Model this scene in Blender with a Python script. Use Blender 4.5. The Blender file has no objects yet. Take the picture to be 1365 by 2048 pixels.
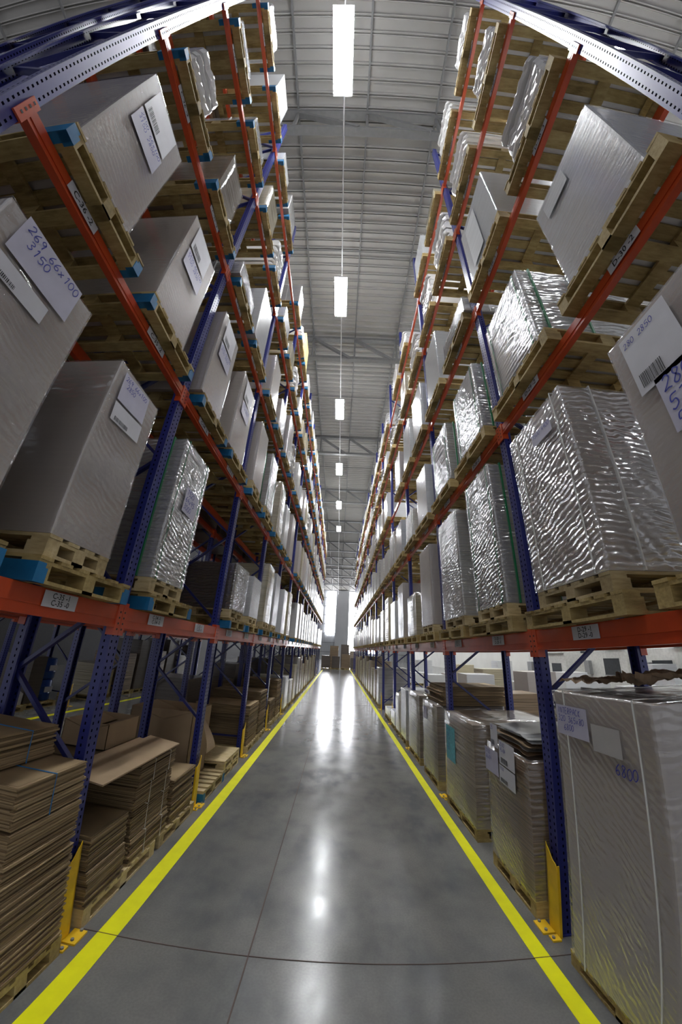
import bpy, bmesh, math, random
from mathutils import Matrix, Vector, noise

SC = bpy.context.scene
COL = SC.collection
PI = math.pi

# ------------------------------------------------------------------ camera
CAM_H = 2.0898
cam = bpy.data.cameras.new('camera')
cam_ob = bpy.data.objects.new('camera', cam)
COL.objects.link(cam_ob)
SC.camera = cam_ob
cam.type = 'PANO'
pc = cam if hasattr(cam, 'panorama_type') else cam.cycles
pc.panorama_type = 'FISHEYE_LENS_POLYNOMIAL'
pc.fisheye_polynomial_k0 = 0.0
pc.fisheye_polynomial_k1 = -5.91501714e-02
pc.fisheye_polynomial_k2 = 4.23996344e-04
pc.fisheye_polynomial_k3 = 1.88263838e-05
pc.fisheye_polynomial_k4 = -3.71013226e-07
pc.fisheye_fov = math.radians(178)
cam.sensor_width = 36 * 2048 / 1365
cam.clip_start = 0.01
cam.clip_end = 300
_p, _yw, _ro = 0.40159, -0.01004, 0.05017
_F = Vector((math.sin(_yw) * math.cos(_p), math.cos(_yw) * math.cos(_p), math.sin(_p)))
_R = Vector((math.cos(_yw), -math.sin(_yw), 0))
_U = _R.cross(_F)
_R, _U = math.cos(_ro) * _R + math.sin(_ro) * _U, -math.sin(_ro) * _R + math.cos(_ro) * _U
_m = Matrix((_R, _U, -_F)).transposed().to_4x4()
_m.translation = (0, 0, CAM_H)
cam_ob.matrix_world = _m

# ------------------------------------------------------------------ light and exposure
LAMP_POWER = 60.0      # radiance of the lamp diffusers
DAY_POWER = 9.0        # translucent wall strips
WORLD_POWER = 0.19     # added fill light, entering where side and rear walls are left out
SC.view_settings.view_transform = 'Standard'
SC.view_settings.look = 'None'
SC.view_settings.gamma = 1
SC.view_settings.exposure = 1.45
SC.view_settings.use_curve_mapping = False
w = bpy.data.worlds.new('world')
SC.world = w
w.use_nodes = True
w.node_tree.nodes['Background'].inputs[0].default_value = (0.93, 0.94, 1.0, 1)
w.node_tree.nodes['Background'].inputs[1].default_value = WORLD_POWER

# ------------------------------------------------------------------ materials
def nmat(name):
    m = bpy.data.materials.new(name)
    m.use_nodes = True
    return m, m.node_tree, m.node_tree.nodes['Principled BSDF']

def coords(nt, kind='Object', scale=(1, 1, 1), rot=(0, 0, 0)):
    if kind == 'World':
        c = nt.nodes.new('ShaderNodeNewGeometry'); out = c.outputs['Position']
    else:
        c = nt.nodes.new('ShaderNodeTexCoord'); out = c.outputs[kind]
    mp = nt.nodes.new('ShaderNodeMapping')
    mp.inputs['Scale'].default_value = scale
    mp.inputs['Rotation'].default_value = rot
    nt.links.new(out, mp.inputs[0])
    return mp.outputs[0]

def tnoise(nt, vec, scale, detail=3, rough=0.5):
    n = nt.nodes.new('ShaderNodeTexNoise')
    n.inputs['Scale'].default_value = scale
    n.inputs['Detail'].default_value = detail
    n.inputs['Roughness'].default_value = rough
    nt.links.new(vec, n.inputs['Vector'])
    return n.outputs[0]

def ramp(nt, fac, stops):
    r = nt.nodes.new('ShaderNodeValToRGB')
    el = r.color_ramp.elements
    while len(el) < len(stops): el.new(0.5)
    for e, (p, c) in zip(el, stops):
        e.position = p; e.color = (*c, 1)
    nt.links.new(fac, r.inputs[0])
    return r.outputs[0]

def bump(nt, fac, bs, strength=0.3, dist=0.01):
    b = nt.nodes.new('ShaderNodeBump')
    b.inputs['Strength'].default_value = strength
    b.inputs['Distance'].default_value = dist
    nt.links.new(fac, b.inputs['Height'])
    nt.links.new(b.outputs[0], bs.inputs['Normal'])

def hue_random(nt, col, amount=0.25):
    """each object a slightly different brightness"""
    oi = nt.nodes.new('ShaderNodeObjectInfo')
    mr = nt.nodes.new('ShaderNodeMapRange')
    mr.inputs[3].default_value = 1 - amount
    mr.inputs[4].default_value = 1 + amount
    nt.links.new(oi.outputs['Random'], mr.inputs[0])
    mx = nt.nodes.new('ShaderNodeVectorMath'); mx.operation = 'SCALE'
    nt.links.new(col, mx.inputs[0]); nt.links.new(mr.outputs[0], mx.inputs['Scale'])
    return mx.outputs[0]

def simple(name, col, rough=0.5, metal=0.0, coat=0.0, noise_amt=0.12, nscale=8, bumps=0.0):
    m, nt, bs = nmat(name)
    v = coords(nt, 'Object')
    n = tnoise(nt, v, nscale, 4)
    a = tuple(max(0, c * (1 - noise_amt)) for c in col)
    b = tuple(min(1, c * (1 + noise_amt)) for c in col)
    nt.links.new(ramp(nt, n, [(0.3, a), (0.7, b)]), bs.inputs['Base Color'])
    bs.inputs['Roughness'].default_value = rough
    bs.inputs['Metallic'].default_value = metal
    bs.inputs['Coat Weight'].default_value = coat
    bs.inputs['Coat Roughness'].default_value = 0.12
    if bumps: bump(nt, n, bs, bumps, 0.01)
    return m

def wood_mat(name, c1, c2, c3):
    m, nt, bs = nmat(name)
    v = coords(nt, 'Object', (3, 14, 14))
    n = tnoise(nt, v, 2.2, 6, 0.65)
    v2 = coords(nt, 'World', (1, 1, 1))
    n2 = tnoise(nt, v2, 3.0, 2)
    mx = nt.nodes.new('ShaderNodeMath'); mx.operation = 'ADD'
    h = nt.nodes.new('ShaderNodeMath'); h.operation = 'MULTIPLY'; h.inputs[1].default_value = 0.5
    nt.links.new(n, mx.inputs[0]); nt.links.new(n2, mx.inputs[1]); nt.links.new(mx.outputs[0], h.inputs[0])
    c = ramp(nt, h.outputs[0], [(0.33, c1), (0.5, c2), (0.68, c3)])
    nt.links.new(hue_random(nt, c, 0.2), bs.inputs['Base Color'])
    bs.inputs['Roughness'].default_value = 0.75
    bump(nt, n, bs, 0.25, 0.005)
    return m

def film_load_mat(name, col, layers=0.0, rough=0.35, streak=(3, 3, 40), bstr=0.4, var=0.15, coat=0.3, film_rough=0.14):
    """a wrapped block: the goods' own colour, horizontal layers, glossy stretch film over it"""
    m, nt, bs = nmat(name)
    v = coords(nt, 'World', (0.6, 0.6, 60))
    n = tnoise(nt, v, 1.0, 2)
    a = tuple(c * (1 - layers) for c in col); b = tuple(min(1, c * (1 + layers * 0.6)) for c in col)
    c = ramp(nt, n, [(0.35, a), (0.62, b)])
    nt.links.new(hue_random(nt, c, var), bs.inputs['Base Color'])
    bs.inputs['Roughness'].default_value = rough
    bs.inputs['Coat Weight'].default_value = coat
    bs.inputs['Coat Roughness'].default_value = film_rough
    v3 = coords(nt, 'World', streak, (0.25, 0.1, 0.1))
    n3 = tnoise(nt, v3, 1.0, 4, 0.6)
    bump(nt, n3, bs, bstr, 0.012)
    return m

def film_mat(name, streak, bstr, lo, hi, rough, tint=(0.9, 0.92, 0.95), ripple=0.0, turn=0.3):
    m = bpy.data.materials.new(name); m.use_nodes = True
    nt = m.node_tree; nt.nodes.clear()
    o = nt.nodes.new('ShaderNodeOutputMaterial')
    tr = nt.nodes.new('ShaderNodeBsdfTransparent')
    tr.inputs[0].default_value = (0.97, 0.97, 0.97, 1)
    gl = nt.nodes.new('ShaderNodeBsdfGlossy')
    gl.inputs['Color'].default_value = (*tint, 1)
    gl.inputs['Roughness'].default_value = rough
    mx = nt.nodes.new('ShaderNodeMixShader')
    lw = nt.nodes.new('ShaderNodeLayerWeight'); lw.inputs[0].default_value = 0.35
    mr = nt.nodes.new('ShaderNodeMapRange'); mr.inputs[3].default_value = lo; mr.inputs[4].default_value = hi
    v = coords(nt, 'World', streak, (0.35, 0.15, 0.1))
    n = tnoise(nt, v, 1.0, 4, 0.62)
    b = nt.nodes.new('ShaderNodeBump'); b.inputs['Strength'].default_value = bstr; b.inputs['Distance'].default_value = 0.02
    if ripple:
        vv = coords(nt, 'World', (1, 1, 1), (turn, 0.0, 0.0))
        wv = nt.nodes.new('ShaderNodeTexWave'); wv.wave_type = 'BANDS'; wv.bands_direction = 'Z'
        wv.inputs['Scale'].default_value = 7.0; wv.inputs['Distortion'].default_value = 9.0
        wv.inputs['Detail'].default_value = 2.0; wv.inputs['Detail Scale'].default_value = 0.55
        nt.links.new(vv, wv.inputs[0])
        mk = tnoise(nt, coords(nt, 'World'), 3.0, 2)
        ms = nt.nodes.new('ShaderNodeMapRange'); ms.inputs[1].default_value = 0.35; ms.inputs[2].default_value = 0.65
        ms.inputs[3].default_value = 0.25 * ripple; ms.inputs[4].default_value = ripple
        nt.links.new(mk, ms.inputs[0])
        mm = nt.nodes.new('ShaderNodeMath'); mm.operation = 'MULTIPLY'
        nt.links.new(wv.outputs['Fac'], mm.inputs[0]); nt.links.new(ms.outputs[0], mm.inputs[1])
        ad = nt.nodes.new('ShaderNodeMath'); ad.operation = 'MULTIPLY_ADD'; ad.inputs[1].default_value = 0.5
        nt.links.new(n, ad.inputs[0]); nt.links.new(mm.outputs[0], ad.inputs[2])
        n = ad.outputs[0]
    nt.links.new(n, b.inputs['Height'])
    nt.links.new(b.outputs[0], gl.inputs['Normal']); nt.links.new(b.outputs[0], lw.inputs['Normal'])
    nt.links.new(lw.outputs['Facing'], mr.inputs[0]); nt.links.new(mr.outputs[0], mx.inputs[0])
    nt.links.new(tr.outputs[0], mx.inputs[1]); nt.links.new(gl.outputs[0], mx.inputs[2])
    nt.links.new(mx.outputs[0], o.inputs[0])
    return m

def emit_mat(name, col, power):
    m, nt, bs = nmat(name)
    bs.inputs['Base Color'].default_value = (*[min(1, c) for c in col], 1)
    bs.inputs['Emission Color'].default_value = (*col, 1)
    bs.inputs['Emission Strength'].default_value = power
    return m

def cardboard_mat(name, c1, c2, line=90):
    m, nt, bs = nmat(name)
    v = coords(nt, 'World', (1.5, 1.5, line))
    n = tnoise(nt, v, 1.0, 3)
    c = ramp(nt, n, [(0.34, c1), (0.62, c2)])
    nt.links.new(hue_random(nt, c, 0.18), bs.inputs['Base Color'])
    bs.inputs['Roughness'].default_value = 0.8
    bump(nt, n, bs, 0.3, 0.004)
    return m

def floor_mat():
    m, nt, bs = nmat('polished_concrete')
    v = coords(nt, 'World')
    def rng_(fac, lo, hi, a_, b_):
        r = nt.nodes.new('ShaderNodeMapRange'); r.interpolation_type = 'SMOOTHSTEP'
        for i, x_ in enumerate((lo, hi, a_, b_)): r.inputs[i + 1].default_value = x_
        nt.links.new(fac, r.inputs[0]); return r.outputs[0]
    def mix(fac, c1, c2):
        x_ = nt.nodes.new('ShaderNodeMix'); x_.data_type = 'RGBA'
        nt.links.new(fac, x_.inputs[0])
        for i, c in ((6, c1), (7, c2)):
            if isinstance(c, tuple): x_.inputs[i].default_value = (*c, 1)
            else: nt.links.new(c, x_.inputs[i])
        return x_.outputs[2]
    big = tnoise(nt, v, 1.3, 3, 0.55)
    mid = tnoise(nt, coords(nt, 'World', (1, 0.5, 1), (0, 0, 0.3)), 5.0, 5, 0.6)
    fine = tnoise(nt, v, 60, 2, 0.5)
    c = mix(rng_(big, 0.32, 0.68, 0, 1), (0.118, 0.122, 0.126), (0.2, 0.198, 0.184))
    c = mix(rng_(mid, 0.35, 0.7, 0, 0.5), c, (0.205, 0.2, 0.185))
    c = mix(rng_(fine, 0.3, 0.7, 0, 0.22), c, (0.1, 0.1, 0.1))
    nt.links.new(c, bs.inputs['Base Color'])
    nt.links.new(rng_(mid, 0.3, 0.7, 0.15, 0.23), bs.inputs['Roughness'])
    bs.inputs['Specular IOR Level'].default_value = 0.42
    return m

def upright_mat():
    """blue painted steel with two rows of punched slots on the face"""
    m, nt, bs = nmat('blue_rack_steel')
    tc = nt.nodes.new('ShaderNodeTexCoord')
    sp = nt.nodes.new('ShaderNodeSeparateXYZ'); nt.links.new(tc.outputs['Object'], sp.inputs[0])
    def mth(op, a, b=None):
        n = nt.nodes.new('ShaderNodeMath'); n.operation = op
        for i, s in enumerate((a, b)):
            if s is None: continue
            if isinstance(s, (int, float)): n.inputs[i].default_value = s
            else: nt.links.new(s, n.inputs[i])
        return n.outputs[0]
    ay = mth('ABSOLUTE', sp.outputs['Y'])
    dy = mth('ABSOLUTE', mth('SUBTRACT', ay, 0.031))
    iny = mth('LESS_THAN', dy, 0.0075)
    fz = mth('FRACT', mth('MULTIPLY', sp.outputs['Z'], 20.0))
    dz = mth('ABSOLUTE', mth('SUBTRACT', fz, 0.5))
    inz = mth('LESS_THAN', dz, 0.2)
    g = nt.nodes.new('ShaderNodeNewGeometry')
    vt = nt.nodes.new('ShaderNodeVectorTransform'); vt.vector_type = 'NORMAL'; vt.convert_from = 'WORLD'; vt.convert_to = 'OBJECT'
    nt.links.new(g.outputs['Normal'], vt.inputs[0])
    sn = nt.nodes.new('ShaderNodeSeparateXYZ'); nt.links.new(vt.outputs[0], sn.inputs[0])
    front = mth('GREATER_THAN', mth('ABSOLUTE', sn.outputs['X']), 0.7)
    hole = mth('MULTIPLY', mth('MULTIPLY', iny, inz), front)
    # side flange holes too
    dx = mth('LESS_THAN', mth('ABSOLUTE', mth('SUBTRACT', sp.outputs['X'], -0.045)), 0.006)
    side = mth('GREATER_THAN', mth('ABSOLUTE', sn.outputs['Y']), 0.7)
    hole2 = mth('MULTIPLY', mth('MULTIPLY', dx, inz), side)
    hh = mth('MAXIMUM', hole, hole2)
    mix = nt.nodes.new('ShaderNodeMix'); mix.data_type = 'RGBA'
    mix.inputs[6].default_value = (0.02, 0.028, 0.19, 1); mix.inputs[7].default_value = (0.004, 0.004, 0.01, 1)
    nt.links.new(hh, mix.inputs[0])
    nt.links.new(mix.outputs[2], bs.inputs['Base Color'])
    bs.inputs['Roughness'].default_value = 0.35
    keep = mth('MULTIPLY', mth('SUBTRACT', 1.0, hh), 0.5)
    nt.links.new(keep, bs.inputs['Coat Weight'])
    nt.links.new(keep, bs.inputs['Specular IOR Level'])
    bs.inputs['Coat Roughness'].default_value = 0.2
    return m

M = {}
M['floor'] = floor_mat()
M['blue'] = upright_mat()
M['blue_brace'] = simple('blue_brace_steel', (0.016, 0.022, 0.14), 0.35, coat=0.4)
M['orange'] = simple('orange_beam_steel', (0.52, 0.062, 0.014), 0.33, coat=0.6, noise_amt=0.08)
M['yellow'] = simple('yellow_guard_paint', (0.82, 0.52, 0.015), 0.45, coat=0.2)
M['line'] = simple('yellow_floor_tape', (0.86, 0.84, 0.0), 0.45, noise_amt=0.05)
M['joint'] = simple('joint_sealant', (0.07, 0.045, 0.035), 0.7)
M['wood'] = wood_mat('pallet_wood', (0.17, 0.115, 0.035), (0.37, 0.27, 0.1), (0.53, 0.42, 0.19))
M['wood_pale'] = wood_mat('new_pallet_wood', (0.3, 0.22, 0.1), (0.5, 0.39, 0.2), (0.64, 0.53, 0.32))
M['bluepaint'] = simple('blue_corner_paint', (0.0, 0.13, 0.3), 0.6, noise_amt=0.2)
M['carton'] = film_load_mat('grey_wrapped_carton', (0.43, 0.39, 0.36), 0.03, 0.4, (4, 4, 2.5), 0.16, coat=0.22)
M['white'] = film_load_mat('white_wrapped_carton', (0.56, 0.57, 0.58), 0.09, 0.32, (2, 2, 38), 0.3, coat=0.35)
M['layers'] = film_load_mat('layered_white_board', (0.45, 0.44, 0.42), 0.22, 0.35, (2, 2, 34), 0.5, coat=0.3)
M['creamlayers'] = film_load_mat('layered_cream_board', (0.46, 0.41, 0.28), 0.2, 0.4, (2, 2, 30), 0.4, coat=0.25)
M['brownwrap'] = film_load_mat('wrapped_brown_board', (0.23, 0.16, 0.095), 0.4, 0.4, (2, 2, 40), 0.5, coat=0.3)
M['greywrap'] = film_load_mat('wrapped_grey_board', (0.28, 0.23, 0.175), 0.3, 0.4, (2, 2, 40), 0.5, coat=0.3)
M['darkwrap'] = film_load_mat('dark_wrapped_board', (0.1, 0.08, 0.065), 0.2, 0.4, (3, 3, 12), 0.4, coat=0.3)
M['sheets'] = film_load_mat('wrapped_paper_sheaf', (0.7, 0.69, 0.68), 0.05, 0.22, (6, 14, 30), 0.6, coat=0.8)
M['crate'] = film_load_mat('pale_new_wood_panels', (0.55, 0.42, 0.2), 0.35, 0.6, (4, 4, 20), 0.2, coat=0.0)
M['film'] = film_mat('stretch_film', (3, 3, 16), 0.5, 0.08, 0.42, 0.14, ripple=0.35, turn=-0.5)
M['film_tight'] = film_mat('tight_stretch_film', (5, 5, 9), 0.35, 0.07, 0.42, 0.1, ripple=0.12)
M['film_wrinkle'] = film_mat('creased_stretch_film', (3, 3, 14), 0.55, 0.18, 0.55, 0.19, ripple=1.0)
M['film_soft'] = film_mat('softly_creased_film', (3, 3, 9), 0.5, 0.1, 0.45, 0.2, ripple=0.4, turn=-0.6)
M['green'] = simple('green_strap', (0.01, 0.17, 0.06), 0.35, coat=0.3)
M['whitestrap'] = simple('white_strap', (0.7, 0.7, 0.68), 0.4)
M['bluestring'] = simple('blue_string', (0.02, 0.17, 0.42), 0.6)
M['string'] = simple('pale_string', (0.6, 0.58, 0.52), 0.7)
M['paper'] = simple('white_label_paper', (0.56, 0.56, 0.6), 0.5, noise_amt=0.04)
M['paper2'] = simple('lilac_note_paper', (0.47, 0.46, 0.57), 0.5, noise_amt=0.06)
M['filmed'] = simple('sheet_behind_film', (0.42, 0.41, 0.4), 0.4, noise_amt=0.04)
M['tealpaper'] = simple('teal_label_paper', (0.1, 0.4, 0.45), 0.5, noise_amt=0.25, nscale=25)
M['ink'] = simple('blue_marker_ink', (0.02, 0.03, 0.3), 0.6)
M['black'] = simple('black_print', (0.012, 0.012, 0.014), 0.6)
M['card'] = cardboard_mat('brown_cardboard', (0.13, 0.085, 0.04), (0.34, 0.245, 0.13))
M['cardtop'] = simple('cardboard_face', (0.34, 0.24, 0.14), 0.8, noise_amt=0.1, nscale=3)
M['carddark'] = cardboard_mat('dark_cardboard', (0.1, 0.06, 0.032), (0.2, 0.13, 0.07))
M['kraft'] = simple('crumpled_kraft_paper', (0.33, 0.24, 0.16), 0.7, noise_amt=0.2, bumps=0.5)
M['roof'] = simple('galvanised_roof_sheet', (0.45, 0.44, 0.42), 0.5, metal=0.0, noise_amt=0.05, nscale=0.6)
M['steel'] = simple('grey_painted_steel', (0.2, 0.2, 0.2), 0.5, noise_amt=0.08)
M['shadeclad'] = simple('shade_darkened_cladding', (0.035, 0.035, 0.038), 0.7)  # near-black colour stands in for the dark void past the next aisle
M['wallsheet'] = simple('wall_cladding', (0.42, 0.43, 0.45), 0.6, noise_amt=0.05, nscale=0.5)
M['whitewall'] = simple('pale_plaster', (0.62, 0.61, 0.57), 0.8, noise_amt=0.05, nscale=0.7)
M['lamp'] = emit_mat('lamp_diffuser', (0.96, 0.98, 1.0), LAMP_POWER)
M['roof_fill'] = emit_mat('roof_fill_glow', (0.96, 0.98, 1.0), 9.0)  # added glow that brightens the roof, not a real lamp part
M['day'] = emit_mat('daylit_translucent_sheet', (0.94, 0.95, 1.0), DAY_POWER)
M['housing'] = simple('lamp_housing', (0.55, 0.55, 0.56), 0.4, metal=0.3)
M['screen'] = emit_mat('lit_screen', (0.45, 0.55, 1.0), 6.0)
M['machine'] = simple('machine_enamel', (0.52, 0.52, 0.49), 0.4)
M['machinedark'] = simple('dark_machine_glass', (0.04, 0.045, 0.05), 0.2)
M['barrel'] = simple('blue_plastic', (0.01, 0.06, 0.3), 0.35)
M['jug'] = simple('white_plastic', (0.55, 0.55, 0.54), 0.35)

# ------------------------------------------------------------------ mesh helpers
def add_box(bm, x0, x1, y0, y1, z0, z1, mi=0, mtx=None):
    vs = [bm.verts.new(p) for p in ((x0, y0, z0), (x1, y0, z0), (x1, y1, z0), (x0, y1, z0), (x0, y0, z1), (x1, y0, z1), (x1, y1, z1), (x0, y1, z1))]
    if mtx is not None:
        for v in vs: v.co = mtx @ v.co
    for q in ((0, 3, 2, 1), (4, 5, 6, 7), (0, 1, 5, 4), (1, 2, 6, 5), (2, 3, 7, 6), (3, 0, 4, 7)):
        f = bm.faces.new([vs[i] for i in q]); f.material_index = mi
    return vs

def add_bar(bm, a, b, wx, wy):
    """rectangular bar between two points"""
    a, b = Vector(a), Vector(b)
    d = (b - a); L = d.length; d.normalize()
    up = Vector((0, 1, 0)) if abs(d.y) < 0.9 else Vector((0, 0, 1))
    s = d.cross(up).normalized(); t = s.cross(d).normalized()
    mt = Matrix((s, t, d)).transposed().to_4x4(); mt.translation = a
    add_box(bm, -wx / 2, wx / 2, -wy / 2, wy / 2, 0, L, mtx=mt)

def add_tube(bm, pts, r, n=8):
    pts = [Vector(p) for p in pts]
    rings = []
    for i, p in enumerate(pts):
        d = (pts[min(i + 1, len(pts) - 1)] - pts[max(i - 1, 0)]).normalized()
        up = Vector((0, 0, 1)) if abs(d.z) < 0.9 else Vector((1, 0, 0))
        s = d.cross(up).normalized(); t = s.cross(d)
        rings.append([bm.verts.new(p + r * (math.cos(2 * PI * k / n) * s + math.sin(2 * PI * k / n) * t)) for k in range(n)])
    for a, b in zip(rings, rings[1:]):
        for k in range(n):
            bm.faces.new((a[k], a[(k + 1) % n], b[(k + 1) % n], b[k]))
    bm.faces.new(rings[0][::-1]); bm.faces.new(rings[-1])

def mesh(name, bm, mats, smooth=False, bevel=0.0):
    if bevel:
        bmesh.ops.bevel(bm, geom=bm.edges[:], offset=bevel, segments=1, affect='EDGES')
    bm.normal_update()
    me = bpy.data.meshes.new(name)
    bm.to_mesh(me); bm.free()
    for mm in (mats if isinstance(mats, (list, tuple)) else [mats]): me.materials.append(mm)
    if smooth:
        for p in me.polygons: p.use_smooth = True
    return me

def link(name, data, parent=None, loc=(0, 0, 0), scale=None, rot=None):
    o = bpy.data.objects.new(name, data)
    COL.objects.link(o)
    o.location = loc
    if scale: o.scale = scale
    if rot: o.rotation_euler = rot
    if parent: o.parent = parent
    return o

GROUPS = {'pallet': 'wooden pallets', 'rack beam': 'orange rack beams', 'rack upright': 'blue rack uprights', 'column guard': 'yellow column guards',
          'cardboard bundle': 'bundles of flat cardboard boxes', 'lamp': 'ceiling lamps', 'barrel': 'blue barrels on the pallet', 'jug': 'white jugs on the pallet'}
def tag(o, label=None, cat=None, group=None, kind=None):
    if group is None and cat: group = GROUPS.get(cat)
    if group is None and cat in ('carton load', 'strapped load', 'wrapped load', 'board stack', 'paper bundles'):
        plural = {'carton load': 'carton loads', 'strapped load': 'strapped loads', 'wrapped load': 'wrapped loads', 'board stack': 'board stacks', 'paper bundles': 'paper bundles'}[cat]
        group = plural + (' of rack C' if 'rack C' in label else ' of rack D' if 'rack D' in label else ' on the floor')
    if label: o['label'] = label
    if cat: o['category'] = cat
    if group: o['group'] = group
    if kind: o['kind'] = kind
    return o

def thing(name, label, cat, loc=(0, 0, 0), rotz=0, group=None):
    return tag(link(name, None, None, loc, rot=(0, 0, rotz)), label, cat, group, 'thing')

def struct(name, me, label=None, parent=None):
    o = link(name, me, parent)
    if parent is None: tag(o, label, None, None, 'structure')
    return o

def one_box(name, mats, x0, x1, y0, y1, z0, z1, bevel=0.0):
    bm = bmesh.new(); add_box(bm, x0, x1, y0, y1, z0, z1)
    return mesh(name, bm, mats, bevel=bevel)

# handwriting: stroke glyphs on a 0..0.6 by 0..1 grid
GL = {
 '0': [[(.3, 1), (.05, .75), (.05, .25), (.3, 0), (.55, .3), (.52, .75), (.3, 1)]],
 '1': [[(.15, .8), (.35, 1), (.3, 0)]],
 '2': [[(.05, .8), (.3, 1), (.52, .75), (.3, .35), (.03, .02), (.3, .08), (.58, 0)]],
 '3': [[(.08, .92), (.4, 1), (.5, .75), (.25, .55), (.52, .3), (.3, 0), (.05, .12)]],
 '4': [[(.35, 1), (.05, .4), (.55, .42)], [(.4, .7), (.38, 0)]],
 '5': [[(.55, 1), (.12, .95), (.08, .55), (.4, .6), (.52, .25), (.25, 0), (.04, .1)]],
 '6': [[(.45, 1), (.12, .6), (.06, .2), (.3, 0), (.52, .2), (.35, .45), (.08, .3)]],
 '7': [[(.05, .95), (.55, 1), (.25, 0)], [(.15, .5), (.5, .52)]],
 '8': [[(.45, .9), (.2, 1), (.12, .75), (.5, .3), (.3, 0), (.08, .2), (.45, .75), (.45, .9)]],
 '9': [[(.5, .8), (.25, 1), (.08, .7), (.3, .5), (.5, .8), (.4, 0)]],
 'x': [[(.08, .6), (.5, .05)], [(.5, .62), (.05, 0)]],
 'A': [[(0, 0), (.3, 1), (.55, 0)], [(.12, .4), (.45, .4)]],
 'C': [[(.5, .85), (.25, 1), (.05, .5), (.25, 0), (.52, .15)]],
 'E': [[(.5, 1), (.08, 1), (.08, 0), (.52, 0)], [(.08, .5), (.42, .5)]],
 'I': [[(.3, 1), (.28, 0)]],
 'K': [[(.1, 1), (.1, 0)], [(.5, 1), (.1, .45), (.52, 0)]],
 'N': [[(.05, 0), (.08, 1), (.5, 0), (.52, 1)]],
 'P': [[(.1, 0), (.1, 1), (.5, .85), (.45, .55), (.1, .5)]],
 'R': [[(.1, 0), (.1, 1), (.5, .85), (.42, .55), (.1, .5), (.52, 0)]],
 'T': [[(0, 1), (.58, 1)], [(.3, 1), (.28, 0)]],
}
def writing_mesh(lines, h, mat, wid=0.09, seed=1, arrow=False):
    rg = random.Random(seed)
    bm = bmesh.new()
    for li, s in enumerate(lines):
        cx = rg.uniform(-0.02, 0.05) * h
        for ch in s:
            if ch in GL:
                jx, jy = rg.uniform(-.04, .04), rg.uniform(-.06, .06)
                for st in GL[ch]:
                    P = [Vector((cx + (px + jx + 0.12 * py) * h, (py + jy - 1.35 * li) * h, 0.0)) for px, py in st]
                    # smooth the stroke
                    Q = []
                    for i in range(len(P) - 1):
                        p0, p1, p2, p3 = P[max(i - 1, 0)], P[i], P[i + 1], P[min(i + 2, len(P) - 1)]
                        for k in range(4):
                            t = k / 4
                            Q.append(0.5 * ((2 * p1) + (p2 - p0) * t + (2 * p0 - 5 * p1 + 4 * p2 - p3) * t * t + (3 * p1 - p0 - 3 * p2 + p3) * t ** 3))
                    Q.append(P[-1])
                    pr = None
                    for i, q in enumerate(Q):
                        d = (Q[min(i + 1, len(Q) - 1)] - Q[max(i - 1, 0)]).normalized()
                        n = Vector((-d.y, d.x, 0)) * wid * h * 0.5
                        cur = (bm.verts.new(q - n), bm.verts.new(q + n))
                        if pr: bm.faces.new((pr[0], cur[0], cur[1], pr[1]))
                        pr = cur
            cx += 0.72 * h
    return mesh('handwriting', bm, mat)

def printed_mesh(body, size, mat, align='CENTER'):
    cu = bpy.data.curves.new('lettering', 'FONT')
    cu.body = body; cu.size = size; cu.align_x = align; cu.align_y = 'CENTER'; cu.space_line = 0.85; cu.resolution_u = 2
    cu.offset = size * 0.012
    o = bpy.data.objects.new('lettering', cu)
    COL.objects.link(o)
    me = bpy.data.meshes.new_from_object(o.evaluated_get(bpy.context.evaluated_depsgraph_get()))
    bpy.data.objects.remove(o); bpy.data.curves.remove(cu)
    me.materials.clear(); me.materials.append(mat)
    return me

def face_matrix(side, x, y, z, tilt=0.0):
    """frame on an aisle-facing plane: X to the reader's right, Y up, Z out to the aisle"""
    nx = 1 if side == 'L' else -1
    r = Vector((0, nx, 0)); u = Vector((0, 0, 1)); n = Vector((nx, 0, 0))
    mt = Matrix((r, u, n)).transposed().to_4x4()
    mt = mt @ Matrix.Rotation(tilt, 4, 'Z')
    mt.translation = (x, y, z)
    return mt

_paper_cache = {}
def sheet(name, parent, mt, w_, h_, mat, label=None, curl=0.0):
    bm = bmesh.new()
    nx_, ny_ = 6, 6
    g = [[bm.verts.new(((i / nx_ - .5) * w_, (j / ny_ - .5) * h_, curl * (i / nx_) ** 3 * (1 - j / ny_) + 0.0006)) for j in range(ny_ + 1)] for i in range(nx_ + 1)]
    for i in range(nx_):
        for j in range(ny_):
            bm.faces.new((g[i][j], g[i + 1][j], g[i + 1][j + 1], g[i][j + 1]))
    o = link(name, mesh(name, bm, mat), parent)
    o.matrix_local = mt
    if label: o['label'] = label
    return o

def write_on(parent_sheet, me, x, y, name='handwriting'):
    o = link(name, me, parent_sheet, (x, y, 0.003))
    return o

def barcode(parent, x, y, w_, h_, seed):
    rg = random.Random(seed); bm = bmesh.new(); cx = 0
    while cx < w_:
        b = rg.choice((.002, .004, .006))
        vs = [bm.verts.new(p) for p in ((x + cx, y, .003), (x + cx + b, y, .003), (x + cx + b, y + h_, .003), (x + cx, y + h_, .003))]
        bm.faces.new(vs); cx += b + rg.choice((.003, .005))
    return link('barcode', mesh('barcode', bm, M['black']), parent)

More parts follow.
